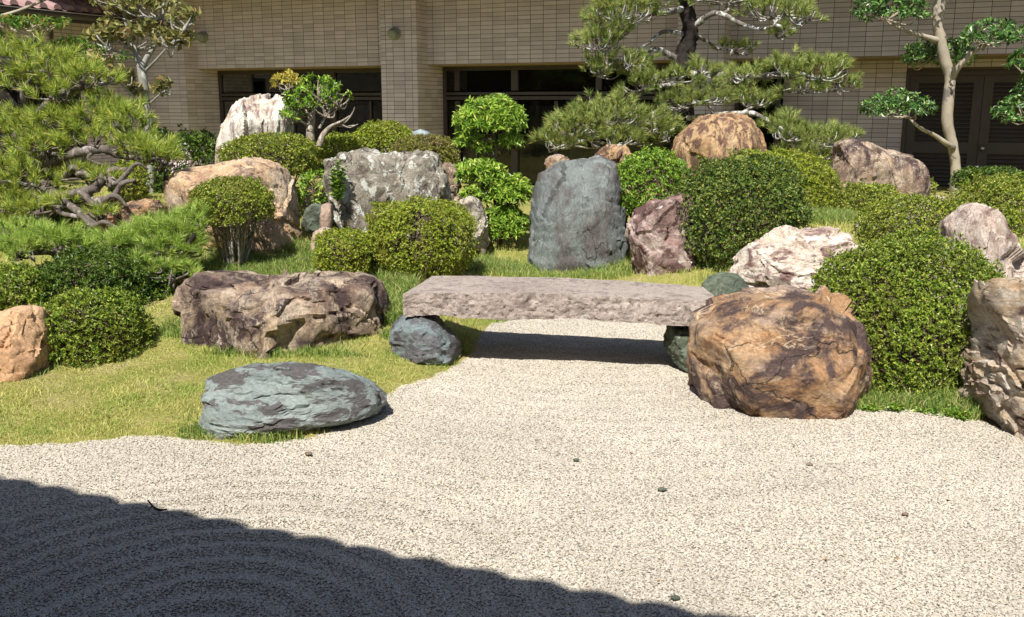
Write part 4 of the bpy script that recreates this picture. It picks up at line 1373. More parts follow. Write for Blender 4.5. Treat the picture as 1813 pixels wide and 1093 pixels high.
# right side
shrub('azalea', 'large clipped mounded azalea between the orange boulder and the layered rock', (1442, 428, 1758, 775), 5.35, M['azalea_front'], ry=0.48, L=0.0175, cover=3.0, bare=-0.98, seed=101, lump=0.09, square=2.15, shell=0.16, holes=0.1, stems=12)
shrub('holly_shrub', 'big glossy dark green rounded shrub beside the purple rock', (1196, 284, 1420, 492), 7.75, M['glossy_leaf'], ry=0.5, L=0.024, cover=2.6, bare=-0.8, seed=102, lump=0.16, square=2.2, holes=0.2)
shrub('boxwood', 'bright green ball shrub against the standing stone', (1090, 268, 1216, 392), 8.35, M['bright_leaf'], ry=0.3, L=0.025, cover=2.2, bare=-0.85, seed=103, lump=0.2)
shrub('azalea', 'olive green clipped azalea behind the glossy dark shrub', (1285, 266, 1466, 420), 9.0, M['azalea_yellow'], ry=0.5, L=0.022, cover=2.3, bare=-0.6, seed=104, square=2.3, lump=0.12)
shrub('azalea', 'small clipped azalea before the wedge shaped rock', (1482, 325, 1592, 418), 8.6, M['azalea'], ry=0.3, L=0.02, cover=2.3, bare=-0.6, seed=105, lump=0.16, holes=0.25)
shrub('azalea', 'spreading azalea with bare grey twigs over the pale upright rock', (1532, 350, 1700, 455), 6.7, M['azalea'], ry=0.42, L=0.018, cover=2.0, bare=-0.55, seed=106, lump=0.13, holes=0.5, stems=30, twig='twig_pale')
shrub('azalea', 'rounded azalea at the foot of the pale barked tree', (1690, 316, 1850, 520), 8.0, M['azalea'], ry=0.45, L=0.02, cover=2.3, bare=-0.7, seed=107, holes=0.3, stems=16)
shrub('azalea', 'low dark azalea in front of the louvred doors', (1700, 298, 1812, 345), 10.2, M['dark_leaf'], ry=0.35, L=0.032, cover=2.0, seed=108)
shrub('fern_shrub', 'small leafy sapling beside the wedge shaped rock', (1630, 318, 1652, 352), 10.3, M['azalea'], ry=0.1, L=0.03, cover=1.6, bare=-1, seed=109, stems=4)
# middle
shrub('azalea', 'round clipped azalea above the near end of the bridge', (650, 354, 843, 495), 7.3, M['azalea_yellow'], ry=0.4, L=0.018, cover=2.5, bare=-0.8, seed=111, lump=0.13, holes=0.42, stems=24)
shrub('azalea', 'small clipped azalea joined to the round azalea by the bridge', (560, 406, 662, 494), 7.1, M['azalea_yellow'], ry=0.28, L=0.0175, cover=2.4, bare=-0.75, seed=112, lump=0.14, holes=0.35, stems=16)
shrub('azalea', 'umbrella shaped azalea with bare stems before the peach boulder', (337, 316, 482, 425), 7.25, M['azalea'], ry=0.32, L=0.0175, cover=2.4, bare=-0.25, seed=113, stems=24, twig='twig_pale', holes=0.3)
shrub('azalea', 'sloping azalea below the white quartz rock', (396, 238, 566, 320), 9.0, M['azalea'], ry=0.4, L=0.022, cover=2.2, bare=-0.6, seed=114, holes=0.35, stems=16, lump=0.13)
shrub('azalea', 'low yellowish azalea behind the twisted little tree', (556, 236, 655, 330), 9.9, M['azalea_yellow'], ry=0.35, L=0.024, cover=2.3, bare=-0.6, seed=115)
shrub('azalea', 'yellow green domed azalea at the foot of the pillar', (624, 219, 738, 300), 10.3, M['azalea_yellow'], ry=0.42, L=0.022, cover=2.4, bare=-0.6, seed=116, lump=0.13, holes=0.1)
shrub('azalea', 'brownish domed azalea beside the small blue grey rock', (696, 240, 812, 320), 9.6, M['azalea_brown'], ry=0.38, L=0.022, cover=2.2, bare=-0.4, seed=117, holes=0.4, stems=18)
shrub('leafy_plant', 'low leafy green plant between the peach and lichen boulders', (530, 305, 592, 365), 8.4, M['bright_leaf'], ry=0.16, L=0.045, cover=1.6, bare=-0.8, seed=118, stems=5, lump=0.25)
shrub('hedge', 'dark green clipped hedge beside the white quartz rock', (238, 232, 396, 350), 10.3, M['dark_leaf'], ry=0.4, L=0.036, cover=2.2, bare=-0.8, seed=119, square=3.2)
# left foreground
shrub('azalea', 'small yellowish shrub behind the grey trunk of the olive leaved tree', (196, 288, 262, 362), 9.4, M['azalea_yellow'], ry=0.2, L=0.024, cover=2.0, bare=-0.8, seed=125, lump=0.2)
shrub('azalea', 'dark shrub under the limbs of the sprawling pine', (20, 330, 150, 420), 8.9, M['dark_leaf'], ry=0.35, L=0.03, cover=2.0, bare=-0.8, seed=126, lump=0.25)
shrub('azalea', 'round leafy azalea on the lawn beside the ochre boulder', (48, 516, 268, 672), 5.65, M['azalea_front'], ry=0.36, square=2.1, L=0.021, cover=2.3, bare=-0.7, seed=121, lump=0.16, holes=0.3, stems=18)
shrub('azalea', 'azalea behind the ochre boulder under the low pine', (-60, 476, 84, 575), 6.2, M['azalea_front'], ry=0.3, L=0.027, cover=2.2, bare=-0.7, seed=122, lump=0.15, holes=0.25)
shrub('azalea', 'dark azalea half hidden beneath the low pine needles', (70, 446, 270, 570), 6.5, M['dark_leaf'], ry=0.35, L=0.022, cover=2.1, bare=-0.7, seed=123, lump=0.2, holes=0.3)
shrub('azalea', 'shaded azalea between the low pine and the ledge boulder', (212, 462, 335, 600), 6.75, M['dark_leaf'], ry=0.3, L=0.027, cover=2.0, bare=-0.7, seed=124, lump=0.2)

# weeds at the foot of the large clipped azalea
for k, (u, v, s_) in enumerate(((1545, 722, .05), (1585, 722, .06), (1635, 724, .07), (1680, 730, .08), (1705, 734, .06))):
    c0 = pz(u, v, 0.02)
    c0[2] = gz(c0[0], c0[1])
    mb = MB()
    n_ = 26
    ang_ = RNG.uniform(0, 6.283, n_)
    C = np.stack([np.cos(ang_) * s_ * RNG.random(n_), np.sin(ang_) * s_ * 0.6 * RNG.random(n_), RNG.uniform(0.0, s_ * 0.7, n_)], 1)
    sprigs(mb, C, np.tile([0, 0, 1.0], (n_, 1)), 0.022, 0.011, 5, (0.8, 1.5), 0.4)
    tag(build(mb, 'weed', M['bright_leaf'], None, False, c0), ['tiny weed close to the orange boulder under the large azalea', 'small weed under the large azalea, second from the orange boulder', 'weed under the middle of the large clipped azalea', 'broad weed under the large azalea, second from the layered rock', 'small weed close to the layered rock under the large azalea'][k], 'weed', 'weeds at the foot of the azalea')

# seedling in front of the lichen boulder
t = thing('seedling', 'upright leafy seedling in front of the lichen boulder', 'plant', np.array([px(598, 362, 7.9)[0], 7.9, px(598, 362, 7.9)[2]]))
b0 = np.array(t.location)
mb, tb = MB(), MB()
for (u_, top) in ((598, 286), (606, 300), (588, 305)):
    e = px(u_, top, 7.9) - b0
    tube(tb, [np.zeros(3), e * 0.5 + [0.01, 0, 0], e], [0.005, 0.004, 0.002], 4, 4)
    f = np.linspace(0.15, 1, 26)[:, None]
    C = e * f + RNG.normal(size=(26, 3)) * 0.004
    sprigs(mb, C, np.tile([0, 0, 1.0], (26, 1)), 0.055, 0.022, 4, (0.9, 1.5), 0.3)
build(mb, 'foliage', M['bright_leaf'], t)
build(tb, 'stem', M['twig'], t)

# ------------------------------------------------------------------ cloud pruned broadleaf trees
def pad_points(c, r, n, rs, top=-0.3, shell=0.45):
    d = unit(rs.normal(size=(n * 3, 3)))
    d = d[d[:, 2] > top][:n]
    lum = 1 + 0.18 * fbm(d * 2.7 + c * 3, 3, 5)
    P = c + d * np.array(r) * (lum * (1 - shell * rs.random(len(d)) ** 1.6))[:, None]
    return P, d

def broad_tree(name, label, cat, base_uv, Y, limbs, pads, bark, mat, L, ratio, dens, per=5, seed=1, droop=0.2, spread=(0.5, 1.3), up=0.35, pad_name='foliage_pad', top=-0.35, twigs=9, mats=None):
    """limbs: list of [(u, v, dY, radius)...]; pads: (u, v, half width, half height, dY, depth factor) in photograph pixels"""
    rs = np.random.default_rng(seed)
    b0 = px(base_uv[0], base_uv[1], Y)
    g = gz(b0[0], Y)
    b0[2] = min(b0[2], g) if abs(b0[2] - g) < 0.4 else b0[2]
    t = thing(name, label, cat, b0)
    pts_all = []
    for k, lm in enumerate(limbs):
        tb = MB()
        pts = np.array([px(u, v, Y + d) for u, v, d, r in lm])
        rad = [r for *_, r in lm]
        if k == 0:
            pts = np.vstack([[pts[0][0], pts[0][1], min(pts[0][2], g) - 0.15], pts])
            rad = [rad[0] * 1.15] + rad
        tube(tb, pts - b0, rad, 12 if k == 0 else 8, 7, 0.12, seed + k)
        build(tb, 'trunk' if k == 0 else 'limb', bark, t, True)
        pts_all.append(catmull(pts, 6))
    allp = np.vstack(pts_all)
    for k, pd in enumerate(pads):
        u, v, hw, hh, d, df = pd[:6]
        c = px(u, v, Y + d)
        s = (Y + d) / FPX
        r = np.array([hw * s, hw * s * df, hh * s])
        n = int(dens * hw * hh)
        P, dd = pad_points(c, r, n, rs, top)
        mb = MB()
        ax = dd * 0.8 + np.array([0, 0, up]) + rs.normal(size=dd.shape) * 0.3
        sprigs(mb, P - b0, ax, L, L * ratio, per, spread, 0.35, 0.2, droop, rs)
        mt = (mats[pd[6]] if len(pd) > 6 else mat)
        po = build(mb, pad_name, mt, t)
        tb = MB()
        hub = allp[np.argmin(np.linalg.norm(allp - (c - [0, 0, r[2] * 0.6]), axis=1))]
        for q in range(twigs):
            e = P[rs.integers(len(P))]
            md = hub * 0.45 + e * 0.55 + np.array([0, 0, -0.25 * r[2]]) + rs.normal(size=3) * 0.03
            tube(tb, np.array([hub, md, e]) - b0, [0.011, 0.007, 0.003], 5, 4)
        build(tb, 'twigs', bark, po, True)
    return t

# pale barked tree before the louvred doors
broad_tree('pale_barked_tree', 'pale barked tree with tiered leaf clumps before the louvred doors', 'tree', (1690, 345), 11.6,
           [[(1691, 348, 0, .074), (1692, 300, 0, .059), (1686, 255, 0, .059), (1677, 215, 0, .066), (1680, 165, 0, .064), (1682, 135, 0, .059), (1674, 110, 0, .062), (1666, 72, 0, .062), (1660, 40, 0, .059), (1664, 0, 0, .07), (1668, -70, 0, .06), (1660, -150, 0, .05)],
            [(1682, 140, 0, .055), (1694, 122, -.1, .04), (1715, 100, -.2, .03), (1738, 82, -.3, .022), (1750, 70, -.3, .012)],
            [(1661, 72, 0, .04), (1640, 66, -.1, .03), (1605, 55, -.2, .024), (1580, 42, -.2, .016), (1560, 30, -.3, .01)],
            [(1688, 262, -.05, .035), (1672, 252, -.15, .03), (1655, 240, -.2, .024), (1628, 226, -.3, .02), (1608, 208, -.3, .012)],
            [(1672, 110, .1, .03), (1650, 100, .4, .02), (1630, 95, .5, .012)],
            [(1665, -30, 0, .04), (1740, -60, -.3, .03), (1850, -40, -.6, .022), (1870, 110, -.7, .018), (1830, 205, -.7, .01)]],
           [(1580, 18, 60, 40, -.3, .8), (1660, 102, 62, 30, .5, .7), (1755, 66, 50, 26, -.4, .9), (1588, 193, 58, 28, -.3, .8), (1800, 205, 36, 32, -.7, 1.0), (1812, 112, 24, 22, -.6, 1.0), (1700, -60, 110, 30, 0, .9), (1860, 150, 50, 60, -.6, 1)],
           M['pale_bark'], M['camellia_leaf'], 0.062, 0.45, 0.11, 5, 201, twigs=12)

# three tiered bright rosette shrub beside the standing stone
broad_tree('cloud_pruned_shrub', 'bright green three tiered cloud pruned shrub in front of the window', 'shrub', (880, 440), 9.0,
           [[(882, 440, 0, .035), (884, 400, 0, .03), (876, 340, 0, .026), (872, 290, 0, .024), (878, 262, 0, .022), (868, 215, 0, .015)],
            [(878, 350, 0, .02), (860, 325, -.1, .015), (850, 312, -.1, .01)], [(884, 390, 0, .02), (905, 360, -.1, .014), (910, 345, -.1, .01)],
            [(874, 285, 0, .008), (900, 270, .1, .006), (915, 250, .1, .004)]],
           [(868, 215, 60, 42, 0, .85), (850, 310, 42, 26, -.1, .9), (900, 345, 42, 36, -.1, .9), (888, 400, 44, 36, -.15, .8), (830, 250, 22, 16, 0, 1), (905, 252, 20, 16, 0, 1), (858, 262, 20, 14, 0, 1), (840, 345, 20, 14, -.2, 1)],
           M['twig'], M['rosette_leaf'], 0.058, 0.32, 0.16, 7, 202, droop=0.25, spread=(0.6, 1.4))

# twisted little tree beside the white rock
broad_tree('twisted_tree', 'twisted little tree with bare pale branches beside the white quartz rock', 'tree', (538, 300), 9.2,
           [[(540, 296, 0, .035), (552, 275, 0, .033), (566, 255, 0, .03), (573, 238, 0, .026), (585, 225, 0, .018), (605, 215, -.1, .012), (620, 205, -.1, .006)],
            [(550, 250, .05, .045), (549, 232, .05, .04), (552, 212, .05, .036), (556, 195, 0, .02), (570, 178, 0, .012), (590, 165, 0, .006)],
            [(549, 225, .05, .02), (535, 216, 0, .014), (520, 212, 0, .01), (513, 205, 0, .006)],
            [(573, 236, 0, .014), (590, 224, .1, .01), (608, 224, .1, .007), (630, 222, .1, .004)],
            [(565, 228, 0, .014), (575, 210, 0, .01), (590, 200, 0, .007), (600, 190, 0, .004)],
            [(552, 214, 0, .02), (540, 195, 0, .014), (525, 180, 0, .01), (510, 160, 0, .006)],
            [(588, 226, 0, .012), (612, 216, -.1, .008), (624, 200, -.1, .005), (628, 190, -.1, .003)],
            [(600, 218, 0, .009), (618, 226, 0, .006), (634, 220, 0, .003)]],
           [(562, 160, 38, 26, 0, .9), (535, 178, 34, 26, 0, .9), (520, 200, 24, 24, 0, .9), (595, 172, 26, 16, 0, .9), (508, 148, 26, 20, 0, .9, 1), (575, 190, 30, 12, .1, .9)],
           M['twig_pale'], M['bright_leaf'], 0.046, 0.4, 0.075, 6, 203, mats={1: M['yellow_leaf']}, twigs=14)

# olive leaved tree on the left
broad_tree('olive_leaved_tree', 'slender grey tree with drooping olive brown leaves beside the hedge', 'tree', (268, 345), 10.0,
           [[(268, 345, 0, .05), (266, 300, 0, .05), (266, 240, 0, .048), (260, 200, 0, .046), (254, 150, 0, .045), (250, 120, 0, .042), (244, 100, 0, .035), (232, 75, 0, .025), (222, 40, 0, .018), (215, -20, 0, .01)],
            [(252, 118, 0, .035), (262, 100, 0, .028), (272, 85, 0, .022), (285, 50, 0, .016), (290, 10, 0, .012), (285, -30, 0, .008)],
            [(262, 205, 0, .022), (245, 180, -.1, .018), (225, 160, -.2, .012), (205, 140, -.2, .008)],
            [(256, 128, 0, .018), (275, 108, -.2, .012), (300, 80, -.3, .008), (325, 55, -.3, .004)],
            [(244, 98, 0, .015), (215, 95, -.1, .01), (185, 85, -.2, .006)],
            [(264, 185, 0, .012), (280, 170, -.1, .008), (295, 158, -.1, .004)]],
           [(250, 62, 70, 28, 0, .8), (195, 62, 40, 26, -.1, .8), (310, 70, 34, 24, -.2, .8), (262, 15, 70, 24, 0, .8), (196, 4, 34, 16, 0, .8), (325, 30, 26, 18, -.2, .8), (145, 145, 22, 26, -.2, .8), (200, 140, 40, 24, -.2, .8), (285, 155, 22, 18, -.1, .9), (245, 160, 20, 14, 0, 1), (165, 112, 34, 22, -.1, .8)],
           M['grey_bark'], M['olive_leaf'], 0.07, 0.6, 0.036, 5, 204, droop=0.5, spread=(0.9, 2.2), up=-0.2, twigs=10)

# maple sprays at the upper left
broad_tree('maple', 'maple with small green and rusty leaves by the roof wing', 'tree', (-120, 360), 10.6,
           [[(-120, 360, 0, .09), (-115, 250, 0, .085), (-125, 140, 0, .08), (-90, 60, 0, .04), (-20, 35, 0, .02), (30, 20, 0, .016), (70, 4, 0, .013), (110, -15, 0, .01)],
            [(-20, 35, 0, .02), (40, 60, -.1, .012), (60, 72, -.1, .008), (58, 55, -.1, .005)],
            [(-90, 60, 0, .03), (40, 95, .2, .014), (120, 98, .3, .008)]],
           [(62, 44, 46, 12, -.1, .8), (10, 42, 34, 14, -.1, .8), (100, 40, 20, 9, -.1, .8), (140, 85, 46, 18, .2, .8), (120, 100, 34, 10, .2, .8), (70, -14, 40, 10, 0, .8), (-60, 60, 60, 30, 0, .9), (215, 102, 18, 8, .3, .9)],
           M['pale_bark'], M['maple_leaf'], 0.05, 0.42, 0.11, 6, 205, droop=0.3, spread=(0.7, 1.6))

# ------------------------------------------------------------------ pines
def needles(mb, C, A, n_per, L, wd, rs, spread=(0.1, 1.0), shoot=0.25):
    n = len(C)
    A = unit(A)
    T = unit(np.cross(A, rs.normal(size=(n, 3))))
    B = np.cross(A, T)
    k = n_per
    Cr, Ar, Tr, Br = (np.repeat(x, k, 0) for x in (C, A, T, B))
    ph = rs.uniform(0, 6.283, n * k)
    th = rs.uniform(*spread, n * k)
    D = Ar * np.cos(th)[:, None] + (Tr * np.cos(ph)[:, None] + Br * np.sin(ph)[:, None]) * np.sin(th)[:, None]
    LL = L * rs.uniform(0.65, 1.15, n * k) * np.repeat(rs.uniform(0.75, 1.15, n), k)
    P = Cr + Ar * (rs.uniform(-shoot, shoot, n * k) * L)[:, None]
    S = unit(np.cross(D, rs.normal(size=D.shape))) * (wd / 2)
    tip = P + D * LL[:, None] + np.array([0, 0, -0.06]) * LL[:, None]
    V = np.stack([P - S, P + S, tip], 1).reshape(-1, 3)
    mb.add(V, tris=np.arange(n * k * 3).reshape(-1, 3))

def pine(name, label, base_uv, Y, limbs, pads, trunk_mat, limb_mat, needle_mat, L=0.085, wd=0.003, dens=0.028, n_per=46, seed=1, group=None, gnarl=0.25):
    rs = np.random.default_rng(seed)
    b0 = px(base_uv[0], base_uv[1], Y)
    g = gz(b0[0], Y)
    b0[2] = g
    t = thing(name, label, 'pine tree', b0, group)
    cur = []
    for k, lm in enumerate(limbs):
        tb = MB()
        pts = np.array([px(u, v, Y + d) for u, v, d, r in lm])
        rad = [r for *_, r in lm]
        if k == 0:
            pts = np.vstack([[pts[0][0], pts[0][1], min(g, pts[0][2]) - 0.15], pts])
            rad = [rad[0] * 1.2] + rad
        else:
            pts[1:-1] += rs.normal(size=pts[1:-1].shape) * (0.02 if gnarl < 0.4 else 0.022)
        tube(tb, pts - b0, rad, 14 if k == 0 else 8, 8, 0.35 if k == 0 else gnarl, seed + k)
        build(tb, 'trunk' if k == 0 else 'limb', trunk_mat if k == 0 else limb_mat, t, True)
        cur.append(catmull(pts, 6))
    allp = np.vstack(cur)
    for (u, v, hw, hh, d, df) in pads:
        c = px(u, v, Y + d)
        s = (Y + d) / FPX
        r = np.array([hw * s, hw * s * df, hh * s])
        n = max(8, int(dens * hw * hh * (0.6 + 0.4 * df)))
        a = rs.uniform(0, 6.283, n)
        q = np.sqrt(rs.random(n)) * (1 + 0.15 * np.sin(a * 3 + u))
        X = np.stack([np.cos(a) * q, np.sin(a) * q], 1)
        h = np.sqrt(np.clip(1 - q ** 2, 0, 1)) * rs.uniform(0.1, 1.0, n) - 0.35 + 0.25 * rs.normal(size=n)
        P = c + np.stack([X[:, 0] * r[0], X[:, 1] * r[1], h * r[2]], 1)
        A = np.stack([X[:, 0] * 0.75, X[:, 1] * 0.75, np.full(n, 0.75)], 1) + rs.normal(size=(n, 3)) * 0.25
        mb = MB()
        needles(mb, P - b0, A, n_per, L, wd, rs)
        po = build(mb, 'needle_pad', needle_mat, t)
        tb = MB()
        hub = allp[np.argmin(np.linalg.norm(allp - (c - [0, 0, r[2] * 0.7]), axis=1))]
        m_ = c - np.array([0, 0, r[2] * 0.75])
        tube(tb, np.array([hub, 0.5 * (hub + m_) + rs.normal(size=3) * 0.04, m_]) - b0, [0.02, 0.017, 0.013], 6, 5, 0.3, seed)
        nt = max(5, int(n * 0.3))
        for e in P[rs.choice(n, nt, replace=False)]:
            k1 = m_ * 0.5 + np.array([e[0], e[1], m_[2]]) * 0.5 + rs.normal(size=3) * 0.025
            k2 = np.array([e[0], e[1], m_[2] * 0.5 + e[2] * 0.5]) + rs.normal(size=3) * 0.02
            tube(tb, np.array([m_, k1, k2, e]) - b0, [0.010, 0.009, 0.0065, 0.004], 5, 3, 0.3, seed)
        build(tb, 'twigs', limb_mat, po, True)
    return t

pine('garden_pine', 'layered garden pine with pale lichened branches before the tiled wall', (1205, 300), 12.0,
     [[(1203, 300, 0, .13), (1206, 240, 0, .12), (1214, 190, .05, .10), (1206, 150, .1, .11), (1210, 118, 0, .125), (1214, 90, 0, .11), (1222, 60, 0, .10), (1218, 30, 0, .09), (1212, 5, 0, .07), (1222, -50, 0, .06), (1210, -120, 0, .04)],
      [(1214, 14, 0, .045), (1180, 16, -.2, .04), (1145, 20, -.4, .03), (1110, 35, -.5, .022), (1085, 55, -.6, .014)],
      [(1226, 50, 0, .04), (1255, 28, -.2, .036), (1285, 24, -.3, .03), (1320, 45, -.4, .026), (1345, 54, -.5, .02), (1375, 45, -.6, .012)],
      [(1216, 62, 0, .03), (1175, 58, -.1, .024), (1150, 75, -.2, .018), (1125, 90, -.3, .012)],
      [(1202, 108, 0, .045), (1165, 92, -.2, .035), (1130, 90, -.3, .028), (1100, 105, -.4, .02), (1075, 118, -.4, .012)],
      [(1228, 62, 0, .03), (1255, 72, .2, .022), (1275, 90, .3, .014), (1300, 88, .3, .01)],
      [(1210, 130, 0, .05), (1250, 130, -.2, .042), (1290, 134, -.4, .036), (1340, 140, -.6, .04), (1385, 130, -.8, .035), (1430, 145, -.9, .025), (1480, 150, -.9, .014)],
      [(1204, 150, 0, .035), (1165, 148, -.3, .026), (1140, 155, -.4, .018), (1120, 150, -.4, .01)],
      [(1210, 185, 0, .035), (1170, 200, -.4, .03), (1120, 215, -.7, .024), (1060, 235, -.9, .018), (1000, 260, -.9, .01)],
      [(1210, 210, 0, .035), (1290, 200, -.6, .03), (1340, 205, -.9, .026), (1390, 235, -1, .02), (1450, 255, -1, .012)]],
     [(1100, 12, 66, 32, -.5, .8), (1062, 66, 44, 28, -.5, .9), (1085, 45, 42, 24, -.5, .9), (1168, -4, 56, 16, -.3, .9), (1290, -6, 70, 16, -.2, .9), (1368, 12, 60, 24, -.5, .9), (1415, 22, 36, 22, -.6, .9), (1385, 55, 22, 12, -.6, .9),
      (1298, 82, 34, 13, .3, .9), (1110, 105, 62, 18, -.4, .8), (1062, 125, 36, 14, -.4, .8), (1170, 132, 64, 16, -.4, .8), (1245, 120, 28, 16, -.3, .8), (1130, 150, 34, 14, -.4, .8),
      (1250, 165, 66, 22, -.4, .8), (1338, 172, 48, 22, -.6, .8), (1315, 130, 40, 18, -.6, .8), (1395, 115, 46, 22, -.8, .8), (1450, 118, 52, 26, -.9, .8), (1488, 145, 34, 18, -.9, .8), (1425, 155, 40, 12, -.9, .8), (1210, 180, 46, 16, -.4, .8),
      (1090, 195, 86, 30, -.8, .8), (1025, 215, 62, 30, -.9, .8), (985, 245, 40, 22, -.9, .8), (1150, 215, 56, 26, -.7, .8), (1080, 240, 76, 24, -.9, .8), (1185, 235, 30, 18, -.6, .8),
      (1395, 225, 50, 26, -1, .8), (1445, 240, 56, 24, -1, .8), (1490, 240, 34, 16, -1, .8), (1400, 262, 44, 20, -1, .8), (1465, 268, 40, 18, -1, .8), (1240, -70, 120, 30, 0, .9), (1140, -50, 70, 24, -.3, .9)],
     M['pine_bark'], M['pine_branch'], M['needle_dark'], L=0.11, wd=0.0052, dens=0.05, n_per=64, seed=301)

pine('spreading_pine', 'sprawling yellow green pine with twisted grey limbs in front of the roof wing', (10, 380), 8.3,
     [[(-10, 400, 0, .14), (12, 330, 0, .13), (22, 260, 0, .12), (28, 200, 0, .11), (8, 150, 0, .09), (30, 100, 0, .07), (60, 70, 0, .04)],
      [(20, 250, 0, .05), (60, 200, -.2, .04), (100, 180, -.3, .03), (150, 165, -.3, .02), (185, 190, -.3, .012)],
      [(25, 300, 0, .06), (70, 280, -.3, .05), (120, 270, -.4, .04), (170, 265, -.5, .034), (215, 272, -.5, .028), (260, 285, -.5, .018)],
      [(15, 340, 0, .06), (60, 330, -.3, .05), (110, 345, -.5, .045), (160, 330, -.6, .04), (190, 305, -.6, .03), (225, 300, -.6, .018)],
      [(110, 345, -.5, .035), (150, 360, -.6, .034), (195, 345, -.7, .03), (215, 325, -.7, .022), (240, 318, -.7, .012)],
      [(100, 345, -.5, .035), (140, 378, -.7, .032), (175, 392, -.8, .028), (205, 402, -.9, .018)],
      [(170, 265, -.5, .016), (168, 285, -.5, .013), (190, 295, -.5, .01)], [(60, 200, -.2, .02), (40, 160, -.3, .015), (60, 130, -.3, .01)], [(30, 190, 0, .03), (-20, 160, .1, .02), (-60, 150, .1, .012)],
      [(205, 272, -.5, .014), (225, 262, -.5, .01), (250, 262, -.5, .006)],
      [(190, 305, -.6, .02), (205, 318, -.65, .02), (228, 312, -.7, .018), (248, 290, -.7, .014), (262, 300, -.7, .01)], [(120, 350, -.6, .026), (150, 345, -.7, .026), (178, 358, -.75, .024), (205, 352, -.8, .02), (226, 366, -.8, .012)],
      [(80, 300, -.3, .03), (110, 312, -.45, .026), (140, 300, -.5, .024), (165, 312, -.55, .02), (195, 300, -.6, .014)], [(140, 380, -.8, .022), (160, 400, -.85, .02), (190, 398, -.9, .016), (215, 408, -.9, .01)], [(60, 345, -.4, .026), (90, 362, -.6, .024), (112, 380, -.7, .02), (150, 385, -.8, .014)]],
     [(25, 92, 46, 26, -.2, .8), (95, 112, 66, 30, -.2, .8), (150, 130, 50, 26, -.3, .8), (40, 135, 54, 26, -.2, .8), (110, 160, 60, 26, -.3, .8), (185, 195, 52, 30, -.3, .8), (225, 210, 40, 28, -.4, .8), (110, 205, 60, 30, -.3, .8), (40, 220, 50, 30, -.3, .8),
      (150, 235, 56, 26, -.4, .8), (80, 250, 60, 28, -.4, .8), (215, 245, 40, 20, -.5, .8), (262, 262, 50, 28, -.5, .8), (285, 280, 36, 18, -.5, .8), (20, 285, 44, 30, -.3, .8), (60, 310, 50, 26, -.4, .8), (20, 345, 40, 30, -.4, .8), (150, 305, 40, 18, -.5, .8),
      (130, 355, 44, 12, -.6, .8), (60, 365, 50, 20, -.5, .8), (195, 315, 30, 10, -.6, .8), (180, 375, 30, 10, -.8, .8), (-40, 200, 60, 50, 0, .8), (-40, 300, 60, 50, 0, .8), (0, 395, 50, 20, -.5, .8)],
     M['pine_bark'], M['pine_branch_grey'], M['needle'], L=0.10, wd=0.0042, dens=0.033, n_per=64, seed=302, gnarl=0.6)

pine('low_pine', 'low bright green pine spreading over the dark azaleas', (170, 520), 6.75,
     [[(170, 520, .2, .06), (180, 480, .1, .055), (200, 462, 0, .05), (240, 455, 0, .04), (285, 448, 0, .03), (330, 435, 0, .02), (345, 415, 0, .012)],
      [(185, 475, .1, .04), (140, 462, 0, .032), (100, 455, -.1, .026), (50, 440, -.1, .018), (10, 435, -.1, .012)],
      [(240, 455, 0, .02), (255, 435, 0, .016), (262, 415, .1, .01)], [(285, 448, 0, .02), (295, 425, .1, .015), (310, 405, .1, .01)], [(325, 470, .1, .014), (342, 440, .1, .012), (350, 405, .2, .008)]],
     [(40, 410, 60, 24, 0, .8), (95, 420, 52, 24, -.1, .8), (130, 432, 40, 22, -.1, .8), (30, 438, 50, 18, -.2, .8), (210, 430, 50, 26, 0, .8), (260, 412, 50, 26, .1, .8), (310, 402, 50, 26, .15, .8), (345, 385, 34, 24, .2, .8), (290, 440, 60, 22, 0, .8), (170, 462, 50, 18, -.1, .8),
      (240, 470, 60, 20, -.1, .8), (330, 430, 36, 26, .1, .8), (310, 480, 44, 20, -.1, .8), (-20, 415, 40, 24, 0, .8)],
     M['pine_bark'], M['pine_branch_grey'], M['needle_low'], L=0.085, wd=0.0036, dens=0.055, n_per=60, seed=303)

# ------------------------------------------------------------------ grass
N = NT('grass_blade')
g_ = N.n('NewGeometry')
tc = N.n('TexCoord')
pn = N.ramp(N.noise(tc.outputs['Object'], 2.6, 5, 0.6), [(0.36, 0.0), (0.62, 1.0)])
green = N.ramp(g_.outputs['Random Per Island'], [(0.0, lin(126, 152, 68)), (0.6, lin(162, 182, 88)), (1.0, lin(198, 204, 116))])
dry = N.ramp(g_.outputs['Random Per Island'], [(0.0, lin(164, 174, 86)), (0.5, lin(202, 200, 114)), (1.0, lin(230, 216, 158))])
gc = N.mix(pn, green, dry)
N.set(gc, 0.5, 0.3)
tr = N.n('BsdfTranslucent'); N.l(gc, tr.inputs['Color'])
ms = N.n('MixShader'); ms.inputs[0].default_value = 0.3
N.l(N.b.outputs[0], ms.inputs[1]); N.l(tr.outputs[0], ms.inputs[2]); N.l(ms.outputs[0], N.out.inputs['Surface'])
M['grass'] = N.m
N = NT('long_grass_blade')
g_ = N.n('NewGeometry')
gc = N.ramp(g_.outputs['Random Per Island'], [(0.0, lin(96, 126, 56)), (0.55, lin(134, 160, 78)), (0.85, lin(176, 184, 104)), (1.0, lin(212, 196, 142))])
N.set(gc, 0.45, 0.3)
tr = N.n('BsdfTranslucent'); N.l(gc, tr.inputs['Color'])
ms = N.n('MixShader'); ms.inputs[0].default_value = 0.3
N.l(N.b.outputs[0], ms.inputs[1]); N.l(tr.outputs[0], ms.inputs[2]); N.l(ms.outputs[0], N.out.inputs['Surface'])
M['long_grass'] = N.m

